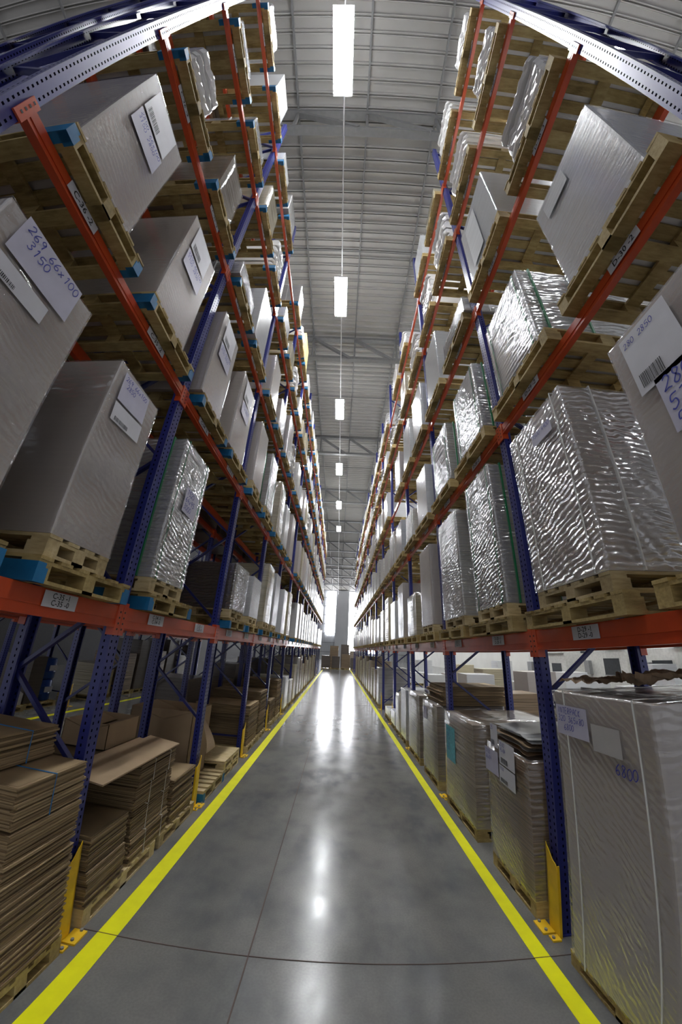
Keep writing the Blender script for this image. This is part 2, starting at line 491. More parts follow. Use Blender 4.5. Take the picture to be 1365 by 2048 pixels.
# ------------------------------------------------------------------ rack dimensions
NUM = ['zero', 'one', 'two', 'three', 'four', 'five', 'six', 'seven', 'eight', 'nine', 'ten', 'eleven', 'twelve', 'thirteen', 'fourteen', 'fifteen', 'sixteen']
LY0, LB, LN = 0.376, 2.35, 15
RY0, RB, RN = 0.3485, 2.759, 14
LTOP = [0.0, 2.305, 4.59, 6.885, 9.237, 11.533]
RTOP = [0.0, 2.305, 4.568, 6.74, 9.062, 11.08]
BH = [0, 0.17, 0.12, 0.12, 0.12, 0.12]
FX = 1.69                      # loads' aisle faces

# ------------------------------------------------------------------ the hall
bm = bmesh.new(); add_box(bm, -22, 24, -8, 84, -0.3, 0.0)
struct('floor', mesh('floor', bm, M['floor']), 'polished grey concrete warehouse floor')

def line_strip(x0, x1, y0, y1, label):
    bm = bmesh.new(); add_box(bm, x0, x1, y0, y1, -0.004, 0.0025)
    return struct('trim_floor_line', mesh('floor_line', bm, M['line']), label)
line_strip(-1.596, -1.449, -1, 38.5, 'yellow line along rack C')
line_strip(1.476, 1.592, -1, 40, 'yellow line along rack D')
line_strip(-7.0, -6.86, -1, 38, 'yellow line in the next aisle')
def joint(x0, x1, y0, y1):
    bm = bmesh.new(); add_box(bm, x0, x1, y0, y1, -0.004, 0.0032)
    return struct('trim_floor_joint', mesh('floor_joint', bm, M['joint']), 'saw cut joint in the concrete')
joint(-0.512, -0.503, -1, 60)
for k, y in enumerate((2.862, 14.9, 27.0)):
    joint(-3.0, 3.0, y - 0.003, y + 0.003)

# roof: ribbed sheet, ribs run across the aisle
bm = bmesh.new()
pitch, y = 0.313, -8.0
prof = []
while y < 84:
    prof += [(y, 16.0), (y + 0.20, 16.0), (y + 0.215, 15.9), (y + 0.24, 15.9), (y + 0.25, 15.98), (y + 0.272, 15.98), (y + 0.28, 15.9), (y + 0.3, 15.9)]
    y += pitch
prev = None
for (yy, zz) in prof:
    cur = (bm.verts.new((-24, yy, zz)), bm.verts.new((24, yy, zz)))
    if prev: bm.faces.new((prev[0], prev[1], cur[1], cur[0]))
    prev = cur
struct('ceiling', mesh('ceiling', bm, M['roof']), 'ribbed grey metal roof sheet')
# roof rods and purlins
for k in range(-9, 11):
    bm = bmesh.new(); add_bar(bm, (0.15 + 1.98 * k, -8, 15.88), (0.15 + 1.98 * k, 84, 15.88), 0.05, 0.08)
    struct('trim_purlin', mesh('purlin', bm, M['steel']), 'thin roof purlin')
for yy in (7.0, 15.0, 23.0, 31.0, 39.0):
    bm = bmesh.new(); add_tube(bm, [(-20, yy, 15.82), (20, yy, 15.82)], 0.022, 6)
    struct('trim_tie_rod', mesh('tie_rod', bm, M['steel']), 'cross tie rod under the roof')

def truss_mesh():
    bm = bmesh.new()
    zb, zt = 14.5, 15.78
    add_box(bm, -20, 20, -0.03, 0.17, zb - 0.01, zb + 0.01)
    add_box(bm, -20, 20, -0.03, -0.01, zb, zb + 0.13)
    add_box(bm, -20, 20, 0.15, 0.17, zb, zb + 0.13)
    add_box(bm, -20, 20, -0.1, 0.1, zt - 0.07, zt + 0.07)
    for k in range(-9, 10):
        x = 0.15 + 1.98 * k
        add_bar(bm, (x, 0, zb), (x, 0, zt), 0.07, 0.09)
        add_bar(bm, (x, 0, zt), (x + 1.75, 0, zb + 0.03), 0.13, 0.12)
    return mesh('roof_truss', bm, M['steel'])
tm = truss_mesh()
for n in range(-1, 10):
    o = link('roof_truss', tm, None, (0, 3.03 + 8 * n, 0)); tag(o, 'grey steel roof truss crossing the hall', None, None, 'structure')
# walls
def clad(x0, x1, y, z0, z1):
    bm = bmesh.new(); x = x0; prev = None
    while x < x1:
        for dx, dy in ((0, 0), (0.18, 0), (0.21, 0.05), (0.27, 0.05), (0.3, 0)):
            cx = min(x + dx, x1)
            cur = (bm.verts.new((cx, y + dy, z0)), bm.verts.new((cx, y + dy, z1)))
            if prev and (cur[0].co - prev[0].co).length > 1e-5: bm.faces.new((prev[0], cur[0], cur[1], prev[1]))
            prev = cur
        x += 0.3
    return mesh('cladding', bm, M['wallsheet'])
wb = struct('wall_back', clad(-22, 24, 83.4, 0, 16.0), 'far end wall of ribbed grey cladding')
for k in range(7):
    bm = bmesh.new(); add_box(bm, -22, 24, 83.2, 83.34, 1.5 + 2.1 * k, 1.62 + 2.1 * k)
    struct('wall_rail', mesh('wall_rail', bm, M['steel']), None, wb)
for n, (x0, x1, z0, z1) in enumerate([(-3.1, -1.05, 5.5, 15.5), (2.35, 4.1, 1.6, 15.6), (7.2, 9, 1.6, 15.6), (-8, -6.1, 5.5, 15.5)]):
    bm = bmesh.new(); add_box(bm, x0, x1, 83.15, 83.19, z0, z1)
    struct('window_%d' % (n + 1), mesh('light_strip', bm, M['day']), 'tall bright translucent strip in the end wall')
bm = bmesh.new(); add_box(bm, -0.8, 2.3, 82.2, 83.1, 0, 15.9)
struct('wall_column', mesh('wall_column', bm, M['wallsheet']), 'grey clad bay in the end wall')
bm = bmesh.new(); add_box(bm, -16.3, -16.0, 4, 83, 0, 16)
struct('wall_side', mesh('wall_side', bm, M['shadeclad']), 'side wall beyond the next aisle')
bm = bmesh.new(); add_box(bm, 17.0, 17.3, 11, 83, 0, 16)
struct('wall_far_side', mesh('wall_far_side', bm, M['whitewall']), 'pale side wall beyond the packing area')

# ------------------------------------------------------------------ ceiling lamps
diff_me = one_box('diffuser', M['lamp'], -0.2, 0.2, -0.72, 0.72, -0.045, 0.0)
bm = bmesh.new()
add_box(bm, -0.22, 0.22, -0.75, 0.75, 0.0, 0.06); add_box(bm, -0.1, 0.1, -0.6, 0.6, 0.06, 0.12)
house_me = mesh('housing', bm, M['housing'])
bm = bmesh.new(); add_tube(bm, [(0, 0, 0.06), (0, 0, 0.846)], 0.008, 6); hang_me = mesh('hanger', bm, M['steel'])
bm = bmesh.new(); add_tube(bm, [(0, 0, 0.06), (0, 0, 2.35)], 0.008, 6); long_me = mesh('hanger', bm, M['steel'])
bm = bmesh.new(); add_box(bm, -0.215, -0.11, -0.7, 0.7, 0.061, 0.066); add_box(bm, 0.11, 0.215, -0.7, 0.7, 0.061, 0.066)  # glowing strips added on top of the housing to lift the roof
fill_me = mesh('roof_fill', bm, M['roof_fill'])
def lamp(x, y, label, group=None):
    t = thing('ceiling_lamp', label, 'lamp', (x, y, 13.6), 0, group)
    link('diffuser', diff_me, t); link('housing', house_me, t); link('roof_fill', fill_me, t)
    for s in (-0.6, 0.6): link('hanger', hang_me if x == -0.47 else long_me, t, (0, s, 0))
    return t
for k in range(6):
    lamp(-0.47, 1.45 + 6.03 * k, 'bright rectangular ceiling lamp over the aisle, number %s counted from the camera' % NUM[k + 1])
for k in range(0, 10):
    for x, wh in ((-6.3, 'over the aisle behind rack C'), (5.6, 'over the packing area beside rack D'), (11.5, 'over the outer packing area')):
        if x < -6 and k % 3 != 1: continue
        lamp(x, 1.45 + 6.03 * k, 'ceiling lamp ' + wh, 'ceiling lamps ' + wh)
bm = bmesh.new(); add_tube(bm, [(-0.47, -4, 14.468), (-0.47, 80, 14.468)], 0.02, 6)
tag(link('lamp_conduit', mesh('lamp_conduit', bm, M['housing'])), 'thin metal conduit running above the row of aisle lamps', 'conduit')

# ------------------------------------------------------------------ rack frames
def post_mesh(h):
    bm = bmesh.new()
    add_box(bm, -0.003, 0.0, -0.06, 0.06, 0, h)
    for s in (-1, 1):
        y0, y1 = sorted((s * 0.06, s * 0.057))
        add_box(bm, -0.08, -0.003, y0, y1, 0, h)
        y0, y1 = sorted((s * 0.057, s * 0.04))
        add_box(bm, -0.08, -0.077, y0, y1, 0, h)
    return mesh('post', bm, M['blue'])
POST = post_mesh(13.3)
bm = bmesh.new(); add_box(bm, -0.11, 0.012, -0.08, 0.075, 0, 0.01); FOOT = mesh('base_plate', bm, M['blue_brace'])
_brace = {}
def brace_mesh(depth, rise):
    k = (round(depth, 2), round(rise, 2))
    if k not in _brace:
        bm = bmesh.new(); add_bar(bm, (0, 0, 0), (-depth, 0, rise), 0.03, 0.045)
        _brace[k] = mesh('brace', bm, M['blue_brace'])
    return _brace[k]
def rack_upright(x, y, sgn, depth, label, cat='rack upright', z0=1.05, rise=0.67, near=True, front_high=False):
    """sgn=+1: aisle face looks to +x. posts at x (front) and x - sgn*depth"""
    t = thing('rack_upright', label, cat, (x, y, 0), 0 if sgn > 0 else PI)
    link('post', POST, t)
    link('post', POST, t, (-depth, 0, 0), rot=(0, 0, PI))
    link('base_plate', FOOT, t); link('base_plate', FOOT, t, (-depth, 0, 0), rot=(0, 0, PI))
    z, up = z0, True
    n = 0
    while z + rise < 13.1 and n < (20 if near else 20):
        # front node at z, rear node at z+rise, next front node at z+2rise
        link('brace', brace_mesh(depth - 0.08, rise), t, (-0.04, 0, z))
        if z + 2 * rise < 13.2:
            link('brace', brace_mesh(depth - 0.08, -rise), t, (-0.04, 0, z + 2 * rise))
        z += 2 * rise; n += 1
    for zz in (0.35, 13.1):
        link('brace', brace_mesh(depth - 0.08, 0.0), t, (-0.04, 0, zz))
    return t
for i in range(LN + 1):
    rack_upright(-1.80, LY0 + LB * i, 1, 0.86, 'blue slotted rack C upright with zigzag braces at end of bay %s' % NUM[i] if i else 'blue slotted end upright of rack C, closest to the camera')
for i in range(RN + 1):
    rack_upright(1.80, RY0 + RB * i, -1, 1.08, 'blue slotted rack D upright with zigzag braces at end of bay %s' % NUM[i] if i else 'blue slotted end upright of rack D, closest to the camera', z0=0.21, rise=0.765)
for i in range(10):
    rack_upright(-3.99, LY0 + LB * i, -1, 0.9, 'dark blue upright of the rack behind rack C, frame %s' % NUM[i + 1])
for i in range(1, 9):
    rack_upright(-7.55, LY0 + LB * i, 1, 0.9, 'dark blue upright of the rack across the next aisle, frame %s' % NUM[i])

# ------------------------------------------------------------------ beams with end connectors and location labels
def beam_mesh(L, h, detail=True):
    bm = bmesh.new()
    add_box(bm, -0.05, -0.006, 0.068, L - 0.068, -h, 0)
    add_box(bm, -0.006, 0.0, 0.068, L - 0.068, -h * 0.62, -0.004)
    add_box(bm, -0.006, 0.006, 0.068, L - 0.068, -h, -h * 0.86)
    return mesh('rail', bm, M['orange'])
def conn_mesh(h):
    bm = bmesh.new()
    add_box(bm, -0.007, 0.008, 0.002, 0.0675, -h - 0.06, 0.03)
    add_box(bm, -0.06, -0.007, 0.0615, 0.0675, -h - 0.06, 0.03)
    for k in range(4):
        add_box(bm, 0.0081, 0.0095, 0.022, 0.038, -h - 0.02 + 0.045 * k, -h - 0.005 + 0.045 * k, 1)
    return mesh('end_connector', bm, [M['orange'], M['black']])
BEAM = {}
for B_ in (LB, RB):
    for h in (0.17, 0.12): BEAM[(B_, h)] = beam_mesh(B_, h)
CONN = {h: conn_mesh(h) for h in (0.17, 0.12)}
_lab = {}
def plate_mesh(w_, h_):
    k = (w_, h_)
    if k not in _lab: _lab[k] = one_box('location_label', M['paper'], -w_ / 2, w_ / 2, -h_ / 2, h_ / 2, 0, 0.002)
    return _lab[k]
def rack_beam(side, bay, lev, x, sgn, label, lettered, near):
    Y0, B_, TOP = (LY0, LB, LTOP) if side == 'L' else (RY0, RB, RTOP)
    h = BH[lev]
    t = thing('rack_beam', label, 'rack beam', (x, Y0 + B_ * bay, TOP[lev]))
    sx = 1 if sgn > 0 else -1
    r = link('rail', BEAM[(B_, h)], t, scale=(sx, 1, 1))
    link('end_connector', CONN[h], t, scale=(sx, 1, 1))
    link('end_connector', CONN[h], t, (0, B_, 0), scale=(sx, -1, 1))
    if lettered:
        n0 = (36 if side == 'L' else 30) - 2 * bay
        cs = 'C' if side == 'L' else 'D'
        ys = (0.56, 1.66) if side == 'L' else (0.71, 2.03)
        for s, yy in enumerate(ys):
            code = '%s-%d' % (cs, n0 - s)
            if lev == 1: w_, h_, zc = 0.29, 0.098, -0.06
            else: w_, h_, zc = 0.30, 0.075, -0.045
            o = link('location_label', plate_mesh(w_, h_), t)
            o.matrix_local = face_matrix(side, 0.007 * sx, yy, zc)
            if bay < 5:
                if lev == 1: me = printed_mesh('%s -1\n%s -0' % (code, code), 0.05, M['black'])
                else: me = printed_mesh('%s -%d' % (code, lev), 0.066, M['black'])
                write_on(o, me, 0, 0, 'lettering')
    return t
for side, NB in (('L', LN), ('R', RN)):
    sgn = 1 if side == 'L' else -1
    rk = 'C' if side == 'L' else 'D'
    for bay in range(NB):
        for lev in range(1, 6):
            rack_beam(side, bay, lev, -1.79 * sgn, sgn, 'orange aisle-side beam on level %s of rack %s, bay %s' % (NUM[lev], rk, NUM[bay + 1]), bay < 8, bay < 5)
            if bay < 8:
                rack_beam(side, bay, lev, (-2.67 if side == 'L' else 2.89), -sgn, 'orange rear beam on level %s of rack %s, bay %s' % (NUM[lev], rk, NUM[bay + 1]), False, False)
for bay in range(9):
    for lev in (1, 2, 3, 4, 5):
        if lev > 3 and bay > 4: continue
        rack_beam('L', bay, lev, -4.0, -1, 'outer orange beam of rack behind rack C, level %s, bay %s' % (NUM[lev], NUM[bay + 1]), False, False)
        rack_beam('L', bay, lev, -3.08, 1, 'inner orange beam of rack behind rack C, level %s, bay %s' % (NUM[lev], NUM[bay + 1]), False, False)
for bay in range(1, 8):
    for lev in (1, 2):
        rack_beam('L', bay, lev, -8.46, -1, 'rear orange beam across the next aisle, level %s, bay %s' % (NUM[lev], NUM[bay + 1]), False, False)
        rack_beam('L', bay, lev, -7.54, 1, 'orange beam across the next aisle, level %s, bay %s' % (NUM[lev], NUM[bay + 1]), False, False)

# ------------------------------------------------------------------ column guards
def guard_meshes():
    bm = bmesh.new()
    # rounded plate facing the aisle (x is out to the aisle), swept top
    ys = [-0.085 + 0.0155 * k for k in range(12)]
    n = len(ys)
    rows = []
    for k, y in enumerate(ys):
        x = 0.0 if y > -0.04 else -0.02 * (-0.04 - y) / 0.045
        tz = 0.60 - (0.09 / (1 + math.exp(-(y - 0.0) * 60)))
        if y > 0.06: tz -= 0.05 * ((y - 0.06) / 0.025) ** 2
        rows.append([bm.verts.new(p) for p in ((x, y, 0), (x, y, tz), (x - 0.006, y, tz), (x - 0.006, y, 0))])
    for a, b in zip(rows, rows[1:]):
        for k in range(4):
            bm.faces.new((a[k], b[k], b[(k + 1) % 4], a[(k + 1) % 4]))
    bm.faces.new(rows[0]); bm.faces.new(rows[-1][::-1])
    add_box(bm, -0.022, -0.0061, 0.078, 0.085, 0, 0.5)
    plate = mesh('guard_plate', bm, M['yellow'])
    bm = bmesh.new()
    add_box(bm, 0.001, 0.1, -0.11, 0.03, 0, 0.012); add_box(bm, 0.001, 0.07, 0.05, 0.11, 0, 0.012)
    foot = mesh('foot_plate', bm, M['yellow'])
    bm = bmesh.new(); add_tube(bm, [(0, 0, 0.012), (0, 0, 0.024)], 0.012, 8)
    bolt = mesh('bolt', bm, M['steel'])
    return plate, foot, bolt
GP, GF, GB = guard_meshes()
def guard(x, y, sgn, label):
    t = thing('column_guard', label, 'column guard', (x, y, 0))
    for nm, me, loc in (('guard_plate', GP, (0, 0, 0)), ('foot_plate', GF, (0, 0, 0)), ('bolt', GB, (0.06 * sgn, -0.1, 0)), ('bolt', GB, (0.06 * sgn, 0.0, 0)), ('bolt', GB, (0.05 * sgn, 0.09, 0))):
        link(nm, me, t, (loc[0], -loc[1], loc[2]), scale=(sgn, -1 if sgn > 0 else -1.08, 1))
for i in range(0, 14):
    guard(-1.76, LY0 + LB * i, 1, 'yellow column guard on the floor at rack C upright %s' % NUM[i + 1])
for i in range(0, 13):
    guard(1.76, RY0 + RB * i, -1, 'yellow column guard on the floor at rack D upright %s' % NUM[i + 1])
for i in range(1, 6):
    guard(-7.44, LY0 + LB * i, 1, 'yellow column guard across the next aisle, position %s' % NUM[i])

# ------------------------------------------------------------------ pallets
def pallet_mesh(w_, d_, mat, seed=0, h=0.15):
    """origin: front edge centre on the floor; depth runs to -x; w_ along y"""
    rg = random.Random(seed); bm = bmesh.new()
    bl = 0.1
    # bottom boards round the edge and one in the middle
    for y0 in (-w_ / 2, -0.05, w_ / 2 - 0.1): add_box(bm, -d_, 0, y0, y0 + 0.1, 0, 0.022)
    for x0 in (-0.1, -d_): add_box(bm, x0, x0 + 0.1, -w_ / 2 + .1, w_ / 2 - .1, 0.0, 0.021)
    # blocks
    for bx in (0, -d_ / 2 + 0.07, -d_ + 0.14):
        for by in (-w_ / 2, -0.05, w_ / 2 - 0.1):
            add_box(bm, bx - 0.14, bx, by, by + 0.1, 0.022, h - 0.044)
    for bx in (0, -d_ / 2 + 0.06, -d_ + 0.12):
        add_box(bm, bx - 0.12, bx, -w_ / 2, w_ / 2, h - 0.044, h - 0.022)
    # deck boards run front to back
    n = max(4, round(w_ / 0.15)); g = (w_ - n * 0.1) / (n - 1)
    for k in range(n):
        y0 = -w_ / 2 + k * (0.1 + g)
        add_box(bm, -d_ - rg.uniform(0, .006), rg.uniform(0, .006), y0, y0 + 0.1, h - 0.022, h - rg.uniform(0, .002))
    return mesh('wooden_pallet', bm, mat)
bm = bmesh.new()
add_box(bm, -0.26, 0.006, -0.006, 0.055, -0.001, 0.112)
add_box(bm, -0.06, 0.006, 0.0, 0.075, -0.001, 0.085)
CORNER = mesh('painted_corner', bm, M['bluepaint'])
PAL = {}
def pallet(x, y, z, w_, sgn, label, corners=False, pale=False, d_=1.2, near=True, group=None, h=0.15):
    k = (round(w_, 2), pale, round(d_, 2), h)
    if k not in PAL: PAL[k] = pallet_mesh(w_, d_, M['wood_pale'] if pale else M['wood'], len(PAL), h)
    if corners:
        t = thing('wooden_pallet', label, 'pallet', (x, y, z), 0, group)
        link('deck', PAL[k], t, scale=(sgn, 1, 1))
        for s in (-1, 1):
            o = link('painted_corner', CORNER, t, (0, s * w_ / 2, 0), scale=(sgn, -s, 1))
            o['label'] = 'blue painted corner'
        return t
    o = link('wooden_pallet', PAL[k], None, (x, y, z), scale=(sgn, 1, 1))
    tag(o, label, 'pallet', group, 'thing')
    return o

# ------------------------------------------------------------------ load bodies (unit meshes: x -1..0 depth, y -.5...5, z 0..1)
def grid_box(fn, nx=2, ny=2, nz=2, bottom=True):
    """unit block with displaced faces; fn(face, u, v) -> outward offset"""
    bm = bmesh.new()
    def face(name, nu, nv, pos, nor, flip):
        g = [[None] * (nv + 1) for _ in range(nu + 1)]
        for i in range(nu + 1):
            for j in range(nv + 1):
                u, v = i / nu, j / nv
                p = pos(u, v); edge = min(u, 1 - u, v, 1 - v)
                d = fn(name, u, v) * (0 if edge == 0 else 1)
                g[i][j] = bm.verts.new(p + nor * d)
        for i in range(nu):
            for j in range(nv):
                q = (g[i][j], g[i + 1][j], g[i + 1][j + 1], g[i][j + 1])
                bm.faces.new(q[::-1] if flip else q)
    V = Vector
    face('front', ny, nz, lambda u, v: V((0, u - .5, v)), V((1, 0, 0)), False)
    face('back', 2, 2, lambda u, v: V((-1, u - .5, v)), V((-1, 0, 0)), True)
    face('near', nx, nz, lambda u, v: V((u - 1, -.5, v)), V((0, -1, 0)), False)
    face('far', 2, 2, lambda u, v: V((u - 1, .5, v)), V((0, 1, 0)), True)
    face('top', nx, ny, lambda u, v: V((u - 1, v - .5, 1)), V((0, 0, 1)), False)
    if bottom: face('bottom', 2, 2, lambda u, v: V((u - 1, v - .5, 0)), V((0, 0, -1)), True)
    bmesh.ops.remove_doubles(bm, verts=bm.verts[:], dist=1e-5)
    return bm

def nz_(x, y, z=0.0): return noise.noise(Vector((x, y, z)))
def crease(u, v, seed, su, sv, ang):
    a, b = math.cos(ang) * u + math.sin(ang) * v, -math.sin(ang) * u + math.cos(ang) * v
    n1 = nz_(a * su, b * sv, seed); n2 = nz_(a * su * 2.1, b * sv * 2.3, seed + 7)
    return (1 - abs(n1) * 2.2) * 0.7 + (1 - abs(n2) * 2) * 0.3

def fn_soft(seed, amp=0.004):
    return lambda f, u, v: 0.0 if f == 'bottom' else amp * nz_(u * 2, v * 2, seed + len(f)) + amp * 0.6
def fn_crease(seed, amp=0.014):
    def fn(f, u, v):
        edge = min(u, 1 - u) if f != 'top' else 0.5
        w1 = math.exp(-edge * 6)
        c = crease(u, v, seed + len(f), 2.0, 34, 0.1 * math.sin(v * 5)) * w1
        c2 = crease(u, v, seed + 3, 2.5, 20, 0.45 + 0.3 * math.sin(u * 3 + seed)) * (1 - w1)
        c3 = crease(u, v, seed + 5, 2.0, 30, 0.05) * math.exp(-v * 7)
        return amp * (0.6 * c + 0.8 * c2 + 0.6 * c3)
    return fn
def fn_layers(seed, amp=0.01, n=26):
    def fn(f, u, v):
        if f in ('top', 'bottom'): return 0.0
        k = int(v * n)
        return amp * nz_(k * 3.3, seed + len(f) * 1.7, 0) + (0.25 * amp if (v * n) % 1 < 0.5 else 0)
    return fn
def sheaf_mesh(seed, n=7):
    """bundles of wrapped sheets laid flat on one another: rounded glossy edges, uneven fronts"""
    rg = random.Random(seed); bm = bmesh.new(); z = 0.0
    hs = [rg.uniform(0.6, 1.4) for _ in range(n)]; tot = sum(hs)
    for k in range(n):
        h_ = hs[k] / tot
        fx = -rg.uniform(0, 0.07); y0 = -0.5 + rg.uniform(0, 0.05); y1 = 0.5 - rg.uniform(0, 0.09)
        ny_ = 18; prev = None
        for s in range(ny_ + 1):
            t = s / ny_; y = y0 + (y1 - y0) * t
            wv = 0.018 * nz_(t * 7, seed + k * 3.1) ; dz = 0.012 * nz_(t * 4, k * 5.0 + seed)
            if s in (0, ny_): wv -= 0.03
            cur = []
            for a_ in (-0.5, -0.42, -0.2, 0.0, 0.22, 0.42, 0.5):
                bul = 0.028 * math.cos(a_ * PI) * (1 + 0.5 * nz_(t * 12, a_ * 3, seed + k))
                cur.append(bm.verts.new((fx + wv + bul - 0.028, y, z + h_ * (a_ + 0.5) * 0.96 + (dz if k else 0.0))))
            cur += [bm.verts.new((-1, y, z + h_ * 0.96)), bm.verts.new((-1, y, z))]
            if prev:
                for q in range(9): bm.faces.new((prev[q], cur[q], cur[(q + 1) % 9], prev[(q + 1) % 9]))
            else: bm.faces.new(cur)
            prev = cur
        bm.faces.new(prev[::-1])
        z += h_
    bmesh.ops.recalc_face_normals(bm, faces=bm.faces[:])
    return mesh('sheets', bm, M['sheets'])

UNIT = {}
def unit(key, maker):
    if key not in UNIT: UNIT[key] = maker()
    return UNIT[key]
def body_mesh(mat, var=0):
    def mk():
        bm = grid_box(fn_soft(var * 11.3), 4, 4, 6)
        return mesh('wrapped_block', bm, M[mat], smooth=False)
    return unit(('body', mat, var), mk)
def layer_mesh(mat, var=0):
    def mk():
        bm = grid_box(fn_layers(var * 5.1, 0.014, 22), 2, 2, 44)
        return mesh('layered_block', bm, M[mat], smooth=False)
    return unit(('layer', mat, var), mk)
def wrinkle_mesh(mat, var=0, amp=0.014, hi=True):
    def mk():
        k = 2 if hi else 1
        bm = grid_box(fn_crease(var * 4.7 + 1, amp), 22 * k, 16 * k, (95 * k if hi else 60), bottom=False)
        return mesh('stretch_film', bm, M[mat], smooth=True)
    return unit(('wr', mat, var, amp, hi), mk)
def fn_edge(seed, amp=0.005):
    def fn(f, u, v):
        eu = min(u, 1 - u); ev = min(v, 1 - v)
        w1 = math.exp(-eu * 14) + 0.9 * math.exp(-(1 - v) * 9) + 0.5 * math.exp(-v * 12)
        return amp * (w1 * crease(u, v, seed + len(f), 9, 22, 0.35) + 0.35 * nz_(u * 2, v * 1.5, seed) + 0.4)
    return fn
def edge_film_mesh(mat, var=0):
    def mk():
        bm = grid_box(fn_edge(var * 4.1 + 2), 30, 30, 90, bottom=False)
        return mesh('stretch_film', bm, M[mat], smooth=True)
    return unit(('edge', mat, var), mk)
def film_mesh(mat, var=0):
    def mk():
        bm = grid_box(fn_soft(var * 3.1 + 50, 0.008), 4, 4, 6, bottom=False)
        return mesh('stretch_film', bm, M[mat], smooth=True)
    return unit(('film', mat, var), mk)

rng = random.Random(41)
SIDE = {'L': (1, LY0, LB, LTOP, 'C', LN), 'R': (-1, RY0, RB, RTOP, 'D', RN)}
DESC = {
 'carton': ('carton_load', 'smooth grey film-wrapped carton load'),
 'white': ('white_carton_load', 'white film-wrapped carton load'),
 'strapped': ('strapped_load', 'glossy film-wrapped load with green straps'),
 'creased': ('film_wrapped_load', 'load under heavily creased stretch film'),
 'whitelayers': ('board_stack', 'layered white board stack under creased film'),
 'cream': ('board_stack', 'layered cream board stack'),
 'brown': ('board_stack', 'wrapped brown board stack'),
 'grey': ('board_stack', 'wrapped grey board stack'),
 'dark': ('dark_wrapped_load', 'dark film-wrapped load'),
 'sheaf': ('paper_sheaf', 'white wrapped sheet bundles laid flat'),
 'crate': ('board_stack', 'stack of pale wooden boards'),
}
CATS = {'carton': 'carton load', 'white': 'carton load', 'strapped': 'strapped load', 'creased': 'wrapped load', 'whitelayers': 'board stack', 'cream': 'board stack', 'brown': 'board stack', 'grey': 'board stack', 'dark': 'wrapped load', 'sheaf': 'paper bundles', 'crate': 'board stack'}
def place_label(side, wh, lev, bay, slot):
    return '%s, level %s of rack %s, bay %s, %s slot' % (wh, NUM[lev], SIDE[side][4], NUM[bay + 1], 'first' if slot == 0 else 'second')
